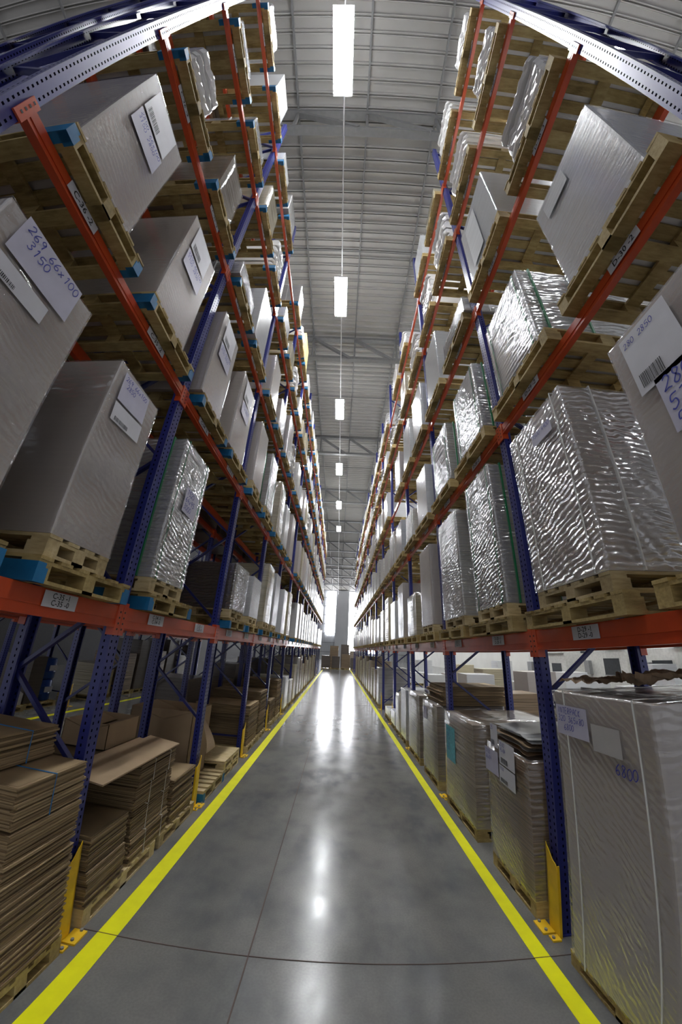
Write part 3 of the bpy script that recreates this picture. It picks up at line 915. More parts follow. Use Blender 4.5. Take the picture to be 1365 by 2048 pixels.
def make_load(x, y, z, w_, h_, d_, kind, sgn, label, near, var=0, notes=None, fold=0.014):
    """x: aisle face, y centre"""
    nm = DESC[kind][0]
    sc = (d_ * sgn, w_, h_)
    if not near:
        me = {'carton': body_mesh('carton', var), 'white': body_mesh('white', var), 'strapped': body_mesh('layers', var), 'creased': wrinkle_mesh('layers', var % 2, 0.014, False),
              'whitelayers': layer_mesh('layers', var), 'cream': layer_mesh('creamlayers', var), 'brown': layer_mesh('brownwrap', var), 'grey': layer_mesh('greywrap', var), 'dark': body_mesh('darkwrap', var),
              'sheaf': unit(('sheaf', var), lambda: sheaf_mesh(var + 3)), 'crate': layer_mesh('crate', var)}[kind]
        o = link(nm, me, None, (x, y, z), scale=sc)
        return tag(o, label, CATS[kind], None, 'thing')
    t = thing(nm, label, CATS[kind], (x, y, z))
    if kind in ('carton', 'white'):
        link('carton', body_mesh('carton' if kind == 'carton' else 'white', var), t, scale=sc)
        link('stretch_film', edge_film_mesh('film_tight', var), t, (0.006 * sgn, 0, 0), scale=(sc[0] * 1.01, w_ + .012, h_ + .006))
    elif kind == 'strapped':
        link('board_block', layer_mesh('layers', var), t, scale=sc)
        link('stretch_film', wrinkle_mesh('film_wrinkle', var, 0.012), t, (0.008 * sgn, 0, 0), scale=(sc[0] * 1.01, w_ + .016, h_ + .008))
        for yy in (-w_ * 0.4, w_ * 0.42):
            bm = bmesh.new(); a = 0.022
            add_box(bm, 0.0 + 0.004, 0.012, yy - .008, yy + .008, 0, h_ + a); add_box(bm, -d_, .012, yy - .008, yy + .008, h_ + a - .006, h_ + a)
            link('strap', mesh('strap', bm, M['green']), t, scale=(sgn, 1, 1))['label'] = 'dark green strap'
        for fx in (0.12, 0.5):
            bm = bmesh.new(); add_box(bm, -d_ * fx - .009, -d_ * fx + .009, -w_ / 2 - .022, w_ / 2 + .022, 0, h_ + .024)
            link('strap', mesh('strap', bm, M['green']), t, scale=(sgn, 1, 1))['label'] = 'dark green strap'
    elif kind in ('creased', 'whitelayers'):
        link('board_block', body_mesh('carton', var) if kind == 'creased' else layer_mesh('layers', var), t, scale=sc)
        link('stretch_film', wrinkle_mesh('film_soft' if fold < 0.01 else 'film_wrinkle', var, fold), t, (0.012 * sgn, 0, 0.002), scale=(sc[0] * 1.015, w_ + .024, h_ + .01))
        if kind == 'creased':
            for yy in (-w_ * 0.38, w_ * 0.34):
                bm = bmesh.new(); add_box(bm, 0.020, 0.024, yy - .005, yy + .005, 0, h_ + .024); add_box(bm, -d_, .024, yy - .005, yy + .005, h_ + .02, h_ + .024)
                link('strap', mesh('strap', bm, M['whitestrap']), t, scale=(sgn, 1, 1))['label'] = 'white strap'
        for fx in (0.22,) if kind == 'creased' else (0.35,):
            bm = bmesh.new(); add_box(bm, -d_ * fx - .005, -d_ * fx + .005, -w_ / 2 - .024, w_ / 2 + .024, 0, h_ + .026)
            link('strap', mesh('strap', bm, M['whitestrap']), t, scale=(sgn, 1, 1))['label'] = 'white strap'
    elif kind in ('cream', 'brown', 'grey', 'crate'):
        link('board_block', layer_mesh({'cream': 'creamlayers', 'brown': 'brownwrap', 'grey': 'greywrap', 'crate': 'crate'}[kind], var), t, scale=sc)
        if kind != 'crate':
            link('stretch_film', film_mesh('film', var), t, (0.012 * sgn, 0, 0), scale=(sc[0] * 1.02, w_ + .024, h_ + .012))
    elif kind == 'dark':
        link('board_block', body_mesh('darkwrap', var), t, scale=sc)
        link('stretch_film', wrinkle_mesh('film_wrinkle', var, 0.016), t, (0.01 * sgn, 0, 0), scale=(sc[0] * 1.01, w_ + .02, h_ + .01))
    elif kind == 'sheaf':
        link('sheets', unit(('sheaf', var), lambda: sheaf_mesh(var + 3)), t, scale=sc)
    if notes:
        for nt_ in notes:
            # (u, v, w, h, matkey, text lines, text height, tilt)
            y0_, y1_, z0_, z1_, mk, lines, th, tilt = nt_
            u, v, pw, ph = (y0_ + y1_) / 2, (z0_ + z1_) / 2, abs(y1_ - y0_), abs(z1_ - z0_)
            side = 'L' if sgn > 0 else 'R'
            mt = face_matrix(side, (max(0.012 + fold, 0.03 if mk is None else 0.024) if kind in ('creased', 'whitelayers', 'strapped', 'dark') else 0.02) * sgn, u - y, v - z, tilt)
            if mk:
                s = sheet('label_sheet', t, mt, pw, ph, M[mk], {'paper': 'white paper label', 'paper2': 'lilac note', 'tealpaper': 'teal label'}.get(mk))
                if lines:
                    me = writing_mesh(lines, th, M['ink'], 0.1, int(u * 100 + v * 77))
                    write_on(s, me, -pw * 0.44, ph * 0.42 - th)
                if mk == 'paper' and ph > 0.1: barcode(s, -pw * .4, -ph * .42, pw * .45, ph * .22, int(v * 100))
            else:
                o = link('handwriting', writing_mesh(lines, th, M['ink'], 0.1, 5), t); o.matrix_local = mt
    return t

# ---- what stands in each slot of the bays close to the camera: (kind, y0, y1, height, second small pallet, notes)
L2T = ['2850', '66x100', '3150']
NOTE_A = [(0.72, 1.17, 3.70, 3.96, 'paper2', ['269 66x100', ' 3150'], 0.056, 0.0), (0.63, 1.06, 3.545, 3.66, 'paper', None, 0, 0.0)]
NOTE_B = [(1.76, 2.10, 3.66, 3.90, 'paper2', ['269 66x100', ' 2850'], 0.04, 0.06), (1.77, 2.12, 3.49, 3.64, 'paper', None, 0, 0.06)]
def note_c(y0): return [(y0 + .09, y0 + .47, 5.42, 5.66, 'paper2', ['2850 66x100', '3150 2850'], 0.042, 0), (y0 + .09, y0 + .46, 5.70, 6.08, 'paper', None, 0.04, 0)]
NOTE_D = [(3.06, 3.36, 3.32, 3.60, 'paper2', ['1520', '64x95', '3000'], 0.06, -0.05)]
NEAR = {
 ('L', 1, 0, 0): ('carton', 0.62, 1.30, 1.35, 1, NOTE_A), ('L', 1, 0, 1): ('carton', 1.69, 2.25, 1.35, 1, NOTE_B),
 ('L', 1, 1, 0): ('strapped', 2.86, 3.50, 1.46, 1, NOTE_D), ('L', 1, 1, 1): None,
 ('L', 1, 2, 0): ('dark', 5.22, 5.95, 0.72, 1, None), ('L', 1, 2, 1): ('white', 6.35, 7.0, 0.75, 1, None),
 ('L', 1, 3, 0): ('cream', 7.6, 8.25, 1.3, 1, None), ('L', 1, 3, 1): ('white', 8.6, 9.2, 1.3, 1, None),
 ('L', 2, 0, 0): ('carton', 0.585, 1.21, 1.39, 0, note_c(0.60)), ('L', 2, 0, 1): ('carton', 1.69, 2.30, 1.38, 0, note_c(1.69)),
 ('L', 2, 1, 0): ('carton', 2.85, 3.45, 1.38, 0, note_c(2.85)), ('L', 2, 1, 1): ('carton', 3.91, 4.58, 1.38, 0, note_c(3.95)),
 ('L', 2, 2, 0): ('carton', 5.25, 5.85, 1.3, 1, None), ('L', 2, 2, 1): ('strapped', 6.4, 7.0, 1.3, 1, None),
 ('L', 3, 0, 0): ('sheaf', 0.62, 1.2, 0.75, 0, None), ('L', 3, 0, 1): ('grey', 1.72, 2.2, 0.9, 0, None),
 ('L', 3, 1, 0): ('whitelayers', 2.85, 3.6, 0.28, 0, None), ('L', 3, 1, 1): ('white', 3.9, 4.55, 1.3, 0, None),
 ('L', 4, 0, 0): ('whitelayers', 0.6, 1.2, 0.15, 0, None), ('L', 4, 0, 1): ('whitelayers', 1.7, 2.3, 0.2, 0, None),
 ('L', 4, 1, 0): ('cream', 2.9, 3.5, 0.85, 0, None), ('L', 4, 1, 1): ('sheaf', 4.0, 4.6, 1.0, 0, None),
 ('L', 5, 0, 0): ('whitelayers', 0.6, 1.2, 0.45, 0, None), ('L', 5, 0, 1): ('white', 1.7, 2.3, 1.2, 0, None),
 ('L', 5, 1, 0): ('white', 2.9, 3.5, 0.4, 0, None), ('L', 5, 1, 1): ('whitelayers', 3.9, 4.6, 0.75, 0, None),
 ('L', 5, 3, 1): ('crate', 8.42, 9.3, 1.15, 0, None),
 ('R', 1, 0, 0): ('carton', 0.55, 1.40, 1.31, 1, [(0.95, 1.30, 3.44, 3.86, 'paper', ['280 2850'], 0.04, 0.0), (0.72, 1.20, 3.12, 3.47, 'paper2', ['280', '57x5', '5200'], 0.085, 0.0)]),
 ('R', 1, 0, 1): ('creased', 1.92, 2.76, 1.5, 1, [(2.09, 2.38, 3.80, 3.92, 'paper2', ['3500 4400'], 0.04, 0.0)]),
 ('R', 1, 1, 0): ('strapped', 3.33, 4.08, 1.62, 1, None), ('R', 1, 1, 1): ('whitelayers', 4.55, 5.40, 1.55, 1, None),
 ('R', 1, 2, 0): ('carton', 6.1, 6.9, 1.5, 1, None), ('R', 1, 2, 1): ('cream', 7.45, 8.3, 0.9, 0, None),
 ('R', 2, 0, 0): ('white', 0.61, 1.445, 1.07, 0, [(1.02, 1.33, 5.52, 5.70, 'white', None, 0, 0)]), ('R', 2, 0, 1): ('strapped', 1.95, 2.77, 1.06, 0, None),
 ('R', 2, 1, 0): ('strapped', 3.30, 4.12, 1.12, 0, None), ('R', 2, 1, 1): ('strapped', 4.60, 5.42, 1.1, 0, None),
 ('R', 2, 2, 0): ('white', 6.05, 6.85, 1.15, 0, None), ('R', 2, 2, 1): ('creased', 7.4, 8.2, 0.7, 0, None),
 ('R', 3, 0, 0): ('sheaf', 0.55, 1.44, 0.76, 0, None), ('R', 3, 0, 1): ('white', 1.85, 2.78, 1.24, 0, [(2.25, 2.6, 7.0, 7.95, 'white', None, 0, 0)]),
 ('R', 3, 1, 0): ('whitelayers', 3.2, 4.2, 0.3, 0, None), ('R', 3, 1, 1): ('white', 4.60, 5.43, 1.32, 0, None),
 ('R', 3, 2, 0): ('white', 6.05, 6.9, 1.3, 0, None), ('R', 3, 2, 1): ('white', 7.4, 8.2, 1.3, 0, None),
 ('R', 4, 0, 0): ('sheaf', 0.55, 1.4, 0.7, 0, None), ('R', 4, 0, 1): ('sheaf', 1.9, 2.75, 0.95, 0, None),
 ('R', 4, 1, 0): ('sheaf', 3.3, 4.15, 1.15, 0, None), ('R', 4, 1, 1): ('sheaf', 4.6, 5.4, 1.15, 0, None),
 ('R', 5, 0, 0): ('sheaf', 0.55, 1.4, 0.65, 0, None), ('R', 5, 0, 1): ('sheaf', 1.9, 2.75, 0.95, 0, None),
 ('R', 5, 1, 0): ('cream', 3.3, 4.15, 0.3, 0, None), ('R', 5, 1, 1): ('white', 4.6, 5.4, 0.9, 0, None),
}
MIX = {
 'L': {1: (['carton', 'white', 'white', 'strapped', 'cream', 'creased'], (1.2, 1.5)), 2: (['carton', 'white', 'white', 'strapped', 'cream'], (1.2, 1.5)),
       3: (['white', 'creased', 'cream', 'sheaf', 'carton'], (0.8, 1.4)), 4: (['white', 'creased', 'cream', 'sheaf', 'whitelayers'], (0.5, 1.2)), 5: (['white', 'creased', 'cream', 'whitelayers', 'sheaf'], (0.4, 1.0))},
 'R': {1: (['creased', 'white', 'cream', 'whitelayers', 'carton'], (0.9, 1.55)), 2: (['white', 'creased', 'white', 'strapped', 'whitelayers'], (0.7, 1.3)),
       3: (['white', 'white', 'carton', 'sheaf', 'creased'], (0.9, 1.3)), 4: (['sheaf', 'white', 'creased', 'cream', 'sheaf'], (0.7, 1.2)), 5: (['sheaf', 'white', 'cream', 'creased', 'sheaf'], (0.5, 1.1))},
}
n_pal = 0
late = []       # the farthest pallets, too many to keep apart
for side in 'LR':
    sgn, Y0, B_, TOP, rk, NB = SIDE[side]
    pw = 0.9 if side == 'L' else 1.14
    for bay in range(NB):
        for lev in range(1, 6):
            for slot in (0, 1):
                yc = Y0 + B_ * bay + ((0.62, 1.74) if side == 'L' else (0.70, 2.06))[slot]
                key = (side, lev, bay, slot)
                z = TOP[lev] + 0.003
                var = rng.randrange(3)
                if key in NEAR:
                    spec = NEAR[key]
                    if spec is None: continue
                    kind, y0, y1, hh, dbl, notes = spec
                    if y0 < Y0 + B_ * bay: pass
                    cy, ww = (y0 + y1) / 2, y1 - y0
                else:
                    kinds, (h0, h1) = MIX[side][lev]
                    kind = rng.choice(kinds)
                    hh = rng.uniform(h0, h1); ww = rng.uniform(0.6, 0.75) if side == 'L' else rng.uniform(0.76, 0.95)
                    cy = yc + rng.uniform(-0.03, 0.03); dbl = 0; notes = None
                    if rng.random() < 0.03: continue
                pcy = yc if side == 'R' else yc + 0.0
                near = bay < 4
                if bay >= NB - 4:
                    late.append((sgn, pcy, z, pw))
                else:
                    pallet(-1.675 * sgn, pcy, z, pw, sgn, place_label(side, 'wooden pallet' + (' with blue corners' if side == 'L' else ''), lev, bay, slot),
                           corners=(side == 'L' and bay < 10), pale=False)
                z += 0.153
                if dbl:
                    pallet(-1.69 * sgn, cy, z, ww, sgn, place_label(side, 'upper narrow pallet', lev, bay, slot), pale=True, h=0.13)
                    z += 0.132
                make_load(-FX * sgn, cy, z, ww, hh, 1.18, kind, sgn, place_label(side, DESC[kind][1], lev, bay, slot), near, var, notes)
bm = bmesh.new()
for sgn, py, pz, pw in late:
    add_box(bm, -1.675 * sgn - (1.2 if sgn > 0 else 0), -1.675 * sgn + (0 if sgn > 0 else 1.2), py - pw / 2, py + pw / 2, pz + 0.1, pz + 0.15)
    for yy in (-pw / 2, -0.05, pw / 2 - 0.1):
        add_box(bm, -1.675 * sgn - (1.2 if sgn > 0 else 0), -1.675 * sgn + (0 if sgn > 0 else 1.2), py + yy, py + yy + 0.1, pz, pz + 0.1)
tag(link('pallets', mesh('pallets', bm, M['wood'])), 'wooden pallets at the far ends of both racks', 'pallet', None, 'stuff')

# back row of rack C: dark loads seen through the gaps
for bay in range(0, 9):
    for lev in range(1, 6):
        for slot in (0, 1):
            if lev > 3 and bay > 4: continue
            if bay > 6 and slot: continue
            yc = LY0 + LB * bay + (0.62, 1.74)[slot]
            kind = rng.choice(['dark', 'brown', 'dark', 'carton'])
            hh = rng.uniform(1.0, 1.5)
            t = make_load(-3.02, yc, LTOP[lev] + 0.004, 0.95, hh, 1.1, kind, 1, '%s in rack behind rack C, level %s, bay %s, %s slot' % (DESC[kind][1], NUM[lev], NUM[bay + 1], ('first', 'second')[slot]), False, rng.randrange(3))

# ------------------------------------------------------------------ floor level, rack C: bundles of flat cardboard boxes
def bundle_mesh(w_, d_, h_, seed, jit=0.02, th=0.012):
    rg = random.Random(seed); bm = bmesh.new(); z = 0.0
    while z < h_ - 0.001:
        t_ = th * rg.uniform(0.6, 1.5)
        ox, oy = rg.uniform(-jit, 0), rg.uniform(-jit, jit) * 0.6
        if rg.random() < 0.15: ox -= jit
        t_ = min(t_, h_ - z)
        add_box(bm, -d_ + ox, ox, -w_ / 2 + oy, w_ / 2 + oy, z, z + t_ * 0.86)
        add_box(bm, -d_ + ox + 0.02, ox - 0.02, -w_ / 2 + oy + .015, w_ / 2 + oy - .015, z + t_ * 0.86, z + t_)
        z += t_
    return mesh('flat_boxes', bm, M['card'])
def bundle(x, y, z, w_, d_, h_, sgn, label, seed, string=None, rz=0.0, tilt=0.0):
    t = thing('cardboard_bundle', label, 'cardboard bundle', (x, y, z), rz)
    t.rotation_euler = (tilt, 0, rz)
    link('flat_boxes', bundle_mesh(w_, d_, h_, seed), t, scale=(sgn, 1, 1))
    if string:
        mat, offs = string
        for oy in offs:
            bm = bmesh.new(); e = 0.003
            add_tube(bm, [(0.008, oy, 0.0), (0.008, oy, h_ + e), (-d_ * .5, oy, h_ + e + .002), (-d_ - .03, oy, h_ + e), (-d_ - .03, oy, 0.0)], 0.0035, 5)
            link('string', mesh('string', bm, M[mat]), t, scale=(sgn, 1, 1))
    return t
FL = [ # y0,y1, pallet h, list of bundle heights, depth, x-front
 (1.15, 1.80, 0.13, [0.14, 0.12], -1.70, 'lowest stack at the very edge of the aisle start'),
 (1.99, 2.60, 0.13, [0.29, 0.30, 0.26, 0.24], -1.69, 'tall stack before the first guard'),
 (2.83, 3.36, 0.13, [0.25, 0.24], -1.72, 'low stack beyond the first guard'),
 (3.42, 4.17, 0.13, [0.21, 0.22, 0.2, 0.2], -1.72, 'string-tied stack beyond the low one'),
 (4.22, 4.86, 0.13, [0.24, 0.22], -1.72, 'small stack before the second guard'),
]
ORD = ['bottom', 'second', 'third', 'fourth', 'fifth', 'sixth']
for k, (y0, y1, ph, hs, xf, wh) in enumerate(FL):
    wd = y1 - y0
    z = ph
    for j, hh in enumerate(hs):
        rg = random.Random(k * 10 + j)
        st = None
        if k == 1 and j == 3: st = ('bluestring', (-0.02,))
        if k == 3: st = ('string', (-0.12, 0.2))
        bundle(xf + rg.uniform(-.02, .01), (y0 + y1) / 2, z + 0.002, wd - .03, 0.52 if k == 2 else 1.1, hh - 0.013, 1,
               'brown flat-box bundle, %s in %s' % (ORD[j], wh), k * 7 + j + 3, st)
        z += hh
pallet(-1.70, 1.47, 0, 0.8, 1, 'pallet under the lowest cardboard stack at the aisle start', h=0.13)
pallet(-1.70, 2.26, 0, 0.68, 1, 'pallet under the tall cardboard stack', h=0.13)
pallet(-1.72, 3.385, 0, 1.08, 1, 'pallet under low and string-tied cardboard stacks', h=0.13, pale=True)
pallet(-1.72, 4.47, 0, 0.9, 1, 'pallet under the small cardboard stack before second guard', h=0.13, pale=True)
# a long folded board laid over stacks two and three
bm = bmesh.new()
for (a, b) in (((0.0, 0.0), (-0.35, 0.045)), ((-0.35, 0.045), (-0.42, 0.0)), ((-0.42, 0.0), (-0.48, 0.01))):
    x0, z0 = a; x1, z1 = b
    vs = [bm.verts.new(p) for p in ((x0, 0, z0), (x1, 0, z1), (x1, 1.34, z1), (x0, 1.34, z0), (x0, 0, z0 - .012), (x1, 0, z1 - .012), (x1, 1.34, z1 - .012), (x0, 1.34, z0 - .012))]
    for q in ((0, 1, 2, 3), (7, 6, 5, 4), (0, 4, 5, 1), (2, 6, 7, 3), (1, 5, 6, 2), (0, 3, 7, 4)): bm.faces.new([vs[i] for i in q])
tag(link('folded_cardboard', mesh('folded_cardboard', bm, M['cardtop']), None, (-1.7, 2.81, 0.985)), 'long folded cardboard board lying over the string-tied stack', 'cardboard')
# open box on the stack behind the upright
def open_box(x, y, z, sx, sy, sz, rz, label, flaps=True, mark=None):
    t = thing('cardboard_box', label, 'cardboard box', (x, y, z), rz)
    bm = bmesh.new(); th = 0.006
    add_box(bm, 0, sx, 0, sy, 0, th); add_box(bm, 0, th, 0, sy, 0, sz); add_box(bm, sx - th, sx, 0, sy, 0, sz)
    add_box(bm, 0, sx, 0, th, 0, sz); add_box(bm, 0, sx, sy - th, sy, 0, sz)
    link('carton_body', mesh('carton_body', bm, M['cardtop']), t)
    if flaps:
        for loc, r, s2 in (((0, 0, sz), (0, 0.25, 0), (sx * .5, sy)), ((sx, sy, sz), (0, 0.3, PI), (sx * .48, sy))):
            o = link('flap', one_box('flap', M['cardtop'], 0, s2[0], 0, s2[1], -0.004, 0), t, loc)
            o.rotation_euler = r
    if mark:
        o = link('lettering', printed_mesh(mark, 0.07, M['black']), t)
        mt = Matrix(((1, 0, 0), (0, 0, 1), (0, -1, 0))).transposed().to_4x4()
        o.matrix_local = Matrix.Translation((sx * .5, -0.003, sz * .35)) @ Matrix.Rotation(PI / 2, 4, 'X')
    return t
open_box(-2.74, 3.62, 0.967, 0.5, 0.56, 0.24, 0.0, 'open brown cardboard box lying behind the first blue upright', True, None)
# stack under that box, at the back of the low pallet
bundle(-1.96, 2.3, 1.226, 0.5, 0.8, 0.19, 1, 'brown flat-box bundle set back on top of the tall stack', 92, ('bluestring', (0.0,)))
bundle(-2.33, 3.1, 0.132, 0.5, 0.5, 0.82, 1, 'dark brown flat-box bundle behind the low stack', 91)
# big dark carton and leaning sheet further on
big_box = open_box(-2.98, 5.3, 0.155, 0.95, 0.75, 0.95, 0.0, 'big dark brown open carton behind the second upright', True)
bm = bmesh.new(); prev = None
for k in range(9):
    a = k / 8; z = 0.62 - 0.42 * a; x = 0.02 + 0.16 * math.sin(a * 1.5) ; wd = 0.1 + 0.28 * a
    cur = [bm.verts.new(p) for p in ((x, -wd * .3, z), (x, wd * .7, z), (x - .005, wd * .7, z), (x - .005, -wd * .3, z))]
    if prev:
        for q in range(4): bm.faces.new((prev[q], prev[(q + 1) % 4], cur[(q + 1) % 4], cur[q]))
    prev = cur
link('flap', mesh('flap', bm, M['cardtop']), big_box, (1.0, 0.22, 0.2))['label'] = 'bent flap hanging down'
# low pallets on the floor of bay three
pallet(-1.70, 5.64, 0, 0.9, 1, 'low empty pallet with blue corner beyond the second guard', corners=True, pale=True, d_=1.1)
bm = bmesh.new(); add_box(bm, -1.1, 0, -.45, .45, 0, 0.02)
pallet(-1.72, 6.56, 0, 0.9, 1, 'lower of two stacked empty pallets before the third guard', pale=True, h=0.12)
pallet(-1.72, 6.56, 0.123, 0.9, 1, 'upper of two stacked empty pallets before the third guard', pale=True, h=0.12)
tag(link('plywood_sheet', one_box('plywood_sheet', M['wood_pale'], -1.12, 0.0, -0.44, 0.44, 0, 0.012), None, (-1.72, 6.56, 0.247)), 'pale plywood sheet lying on two stacked pallets before the third guard', 'plywood sheet')
for k, (y0, y1, ht, n) in enumerate([(7.6, 8.5, 0.76, 4), (8.6, 9.4, 0.92, 4), (9.95, 10.75, 0.55, 3), (10.9, 11.7, 1.0, 4)]):
    pallet(-1.72, (y0 + y1) / 2, 0, y1 - y0, 1, 'pallet under cardboard pile number %s beyond third guard' % NUM[k + 1], pale=True, h=0.13)
    for j in range(n):
        bundle(-1.74, (y0 + y1) / 2, 0.13 + ht / n * j, y1 - y0 - .04, 1.15, ht / n - .006, 1, 'flat-box bundle, %s in cardboard pile %s beyond third guard' % (ORD[j], NUM[k + 1]), 60 + k * 5 + j)
# rear piles in the gloom of rack C
for k, (x, y0, y1, ht) in enumerate([(-2.95, 6.3, 7.1, 1.0), (-2.9, 7.7, 8.6, 1.15), (-2.9, 10.0, 11.0, 1.3), (-2.6, 0.9, 1.9, 1.05)]):
    pass
# beyond: wrapped floor loads of rack C
_bays = lambda a0, bb, offs, n0: [a0 + bb * i + o for i in range(n0, 16) for o in offs]
FLD = [(12.3, 'white', 1.0), (13.2, 'creased', 0.8), (14.4, 'cream', 1.3), (15.6, 'creased', 1.55), (16.8, 'grey', 1.6), (18, 'cream', 1.2), (19.2, 'brown', 1.5), (20.6, 'cream', 1.3), (22, 'grey', 1.5), (23.6, 'cream', 1.4), (25.4, 'brown', 1.2), (27.5, 'cream', 1.5), (30, 'grey', 1.4), (33, 'brown', 1.5)]
for k, ((_, kd, hh), y) in enumerate(zip(FLD, _bays(LY0, LB, (0.58, 1.76), 5))):
    pallet(-1.72, y, 0, 0.8, 1, 'floor pallet %s past the cardboard piles of rack C' % NUM[k + 1], h=0.13)
    make_load(-1.72, y, 0.13, 0.75, hh, 1.15, kd, 1, '%s on floor pallet %s past cardboard piles' % (DESC[kd][1], NUM[k + 1]), False, k % 3)

# ------------------------------------------------------------------ floor level, rack D
pallet(1.70, 2.28, 0, 1.0, -1, 'dark pallet under the tall wrapped load marked 6800', h=0.1)
BIG = make_load(1.69, 2.27, 0.1, 0.9, 1.72, 1.15, 'creased', -1, 'tall wrapped load marked 6800 in blue, beside the yellow guard', True, 1, fold=0.009, notes=
    [(2.34, 2.68, 1.54, 1.74, 'paper2', ['INTERPACK', '320 365x80', '  6800'], 0.04, 0.0), (2.06, 2.31, 1.5, 1.66, 'filmed', None, 0, 0), (2.13, 2.13, 1.41, 1.41, None, ['6800'], 0.062, 0)])
# crumpled kraft paper on its top
bm = bmesh.new()
for (cx, cy, ln, wd, sd, rz) in ((-0.1, 0.0, 0.62, 0.2, 3, 0.1), (-0.45, -0.2, 0.7, 0.3, 9, -0.3), (-0.7, 0.15, 0.5, 0.3, 14, 0.5)):
    pass
def crumple(x, y, z, sx, sy, amp, seed, rz, label):
    bm = bmesh.new(); n = 22
    g = [[bm.verts.new(((i / n - .5) * sx, (j / n - .5) * sy, amp * (0.9 + crease(i / n, j / n, seed, 3, 6, 0.4) + 0.8 * nz_(i / n * 3, j / n * 3, seed)))) for j in range(n + 1)] for i in range(n + 1)]
    for i in range(n):
        for j in range(n): bm.faces.new((g[i][j], g[i + 1][j], g[i + 1][j + 1], g[i][j + 1]))
    r = bmesh.ops.solidify(bm, geom=bm.faces[:], thickness=0.004)
    o = link('kraft_paper', mesh('kraft_paper', bm, M['kraft']), None, (x, y, z), rot=(0, 0, rz))
    return tag(o, label, 'paper')
crumple(1.97, 2.47, 1.862, 0.5, 0.44, 0.035, 3, 0.2, 'crumpled brown kraft paper on the load marked 6800, by the upright')
crumple(2.03, 2.0, 1.88, 0.5, 0.36, 0.06, 8, -0.4, 'larger crumpled brown kraft paper on the load marked 6800')
RF = [ # y0,y1,h,kind,label,notes
 (3.24, 4.09, 1.05, 'brown', 'brown wrapped board stack with paper notes, beside the yellow guard', [(3.80, 3.97, 1.17, 1.39, 'paper', ['25'], 0.04, 0), (3.82, 4.14, 0.90, 1.13, 'paper2', ['3100', '66x84'], 0.04, 0.0), (3.46, 3.78, 1.04, 1.26, 'paper', ['2500', '45x84'], 0.035, -0.04), (3.47, 3.80, 0.87, 1.03, 'paper', ['9100'], 0.03, -0.04)]),
 (4.52, 5.68, 1.13, 'grey', 'grey-brown wrapped board stack with a teal label', [(5.19, 5.58, 0.64, 1.09, 'tealpaper', ['71 50', '3300', '50 71', '2100', '3300'], 0.045, 0)]),
 (6.12, 7.08, 1.12, 'grey', 'grey-brown wrapped stack with folded boards on top, third from the guard', [(6.75, 6.98, 0.95, 1.15, 'paper2', ['450'], 0.04, 0)]),
 (7.40, 8.46, 1.14, 'grey', 'grey-brown wrapped stack, fourth from the guard', None),
 (8.8, 9.5, 1.1, 'white', 'white cartons with dark stripe, fifth from the guard', None),
 (9.6, 10.3, 0.9, 'cream', 'cream layered stack, sixth from the guard', None),
 (10.45, 11.2, 0.35, 'white', 'very low white load, seventh from the guard', None),
]
for k, (y0, y1, hh, kd, lb, nt_) in enumerate(RF):
    pallet(1.70, (y0 + y1) / 2, 0, y1 - y0, -1, 'pallet on the floor under load number %s past the first guard of rack D' % NUM[k + 1], h=0.13)
    make_load(1.70, (y0 + y1) / 2, 0.13, y1 - y0 - .02, hh, 1.15, kd, -1, lb, True, k % 3, nt_)
# slip sheets and magazines on top of the first one
rgm = random.Random(8)
for k in range(5):
    bm = bmesh.new(); n = 10
    w2, d2 = 0.8 - 0.02 * k, 0.9
    vs = []
    g = [[bm.verts.new((i / n * d2, (j / n - .5) * w2, 0.008 * math.sin(i * .9 + k) + 0.01 * nz_(i * .3, j * .3, k) - 0.02 * (j < 2))) for j in range(n + 1)] for i in range(n + 1)]
    for i in range(n):
        for j in range(n): bm.faces.new((g[i][j], g[i + 1][j], g[i + 1][j + 1], g[i][j + 1]))
    bmesh.ops.solidify(bm, geom=bm.faces[:], thickness=0.02)
    tag(link('board_sheet', mesh('board_sheet', bm, M['white'] if k in (1, 3, 4) else M['cardtop']), None, (1.715 + rgm.uniform(0, .05), 3.66 + rgm.uniform(-.03, .03), 1.245 + 0.034 * k)),
        'loose wrapped board sheet, %s of five on the brown noted stack' % ORD[k], 'board sheet')
for k in range(4):
    bundle(1.78 + 0.04 * (k % 2), 6.6 + 0.03 * (k % 3), 1.268 + 0.075 * k, 1.0 - 0.1 * (k == 3), 1.1, 0.07, -1, 'flattened brown boards, %s layer on third stack from the guard' % ORD[k], 30 + k)
bm = bmesh.new(); add_box(bm, 0, 1.15, -.55, .55, 0, 0.015)
# small white boxes low on a pallet
pallet(1.70, 12.05, 0, 1.1, -1, 'long low pallet with white packets beyond the cream stack', h=0.13)
for k in range(3):
    make_load(1.72, 11.68 + 0.38 * k, 0.13, 0.34, 0.22, 0.6, 'white', -1, 'low white packet, number %s on the long low pallet' % NUM[k + 1], False, k)
RF2 = [(12.5, 'creased', 1.35), (13.6, 'brown', 1.2), (15.0, 'cream', 1.2), (16.1, 'grey', 1.5), (17.3, 'cream', 1.4), (18.6, 'grey', 1.7), (19.8, 'cream', 1.5), (21.2, 'brown', 1.4), (22.5, 'cream', 1.3), (24, 'grey', 1.6), (26, 'cream', 1.5), (28, 'brown', 1.3), (31, 'cream', 1.4), (34, 'grey', 1.5)]
for k, ((_, kd, hh), y) in enumerate(zip(RF2, _bays(RY0, RB, (0.75, 2.05), 5))):
    pallet(1.70, y, 0, 0.95, -1, 'floor pallet %s past the white packets of rack D' % NUM[k + 1], h=0.13)
    make_load(1.71, y, 0.13, 0.85, hh, 1.15, kd, -1, '%s on floor pallet %s past white packets' % (DESC[kd][1], NUM[k + 1]), False, k % 3)

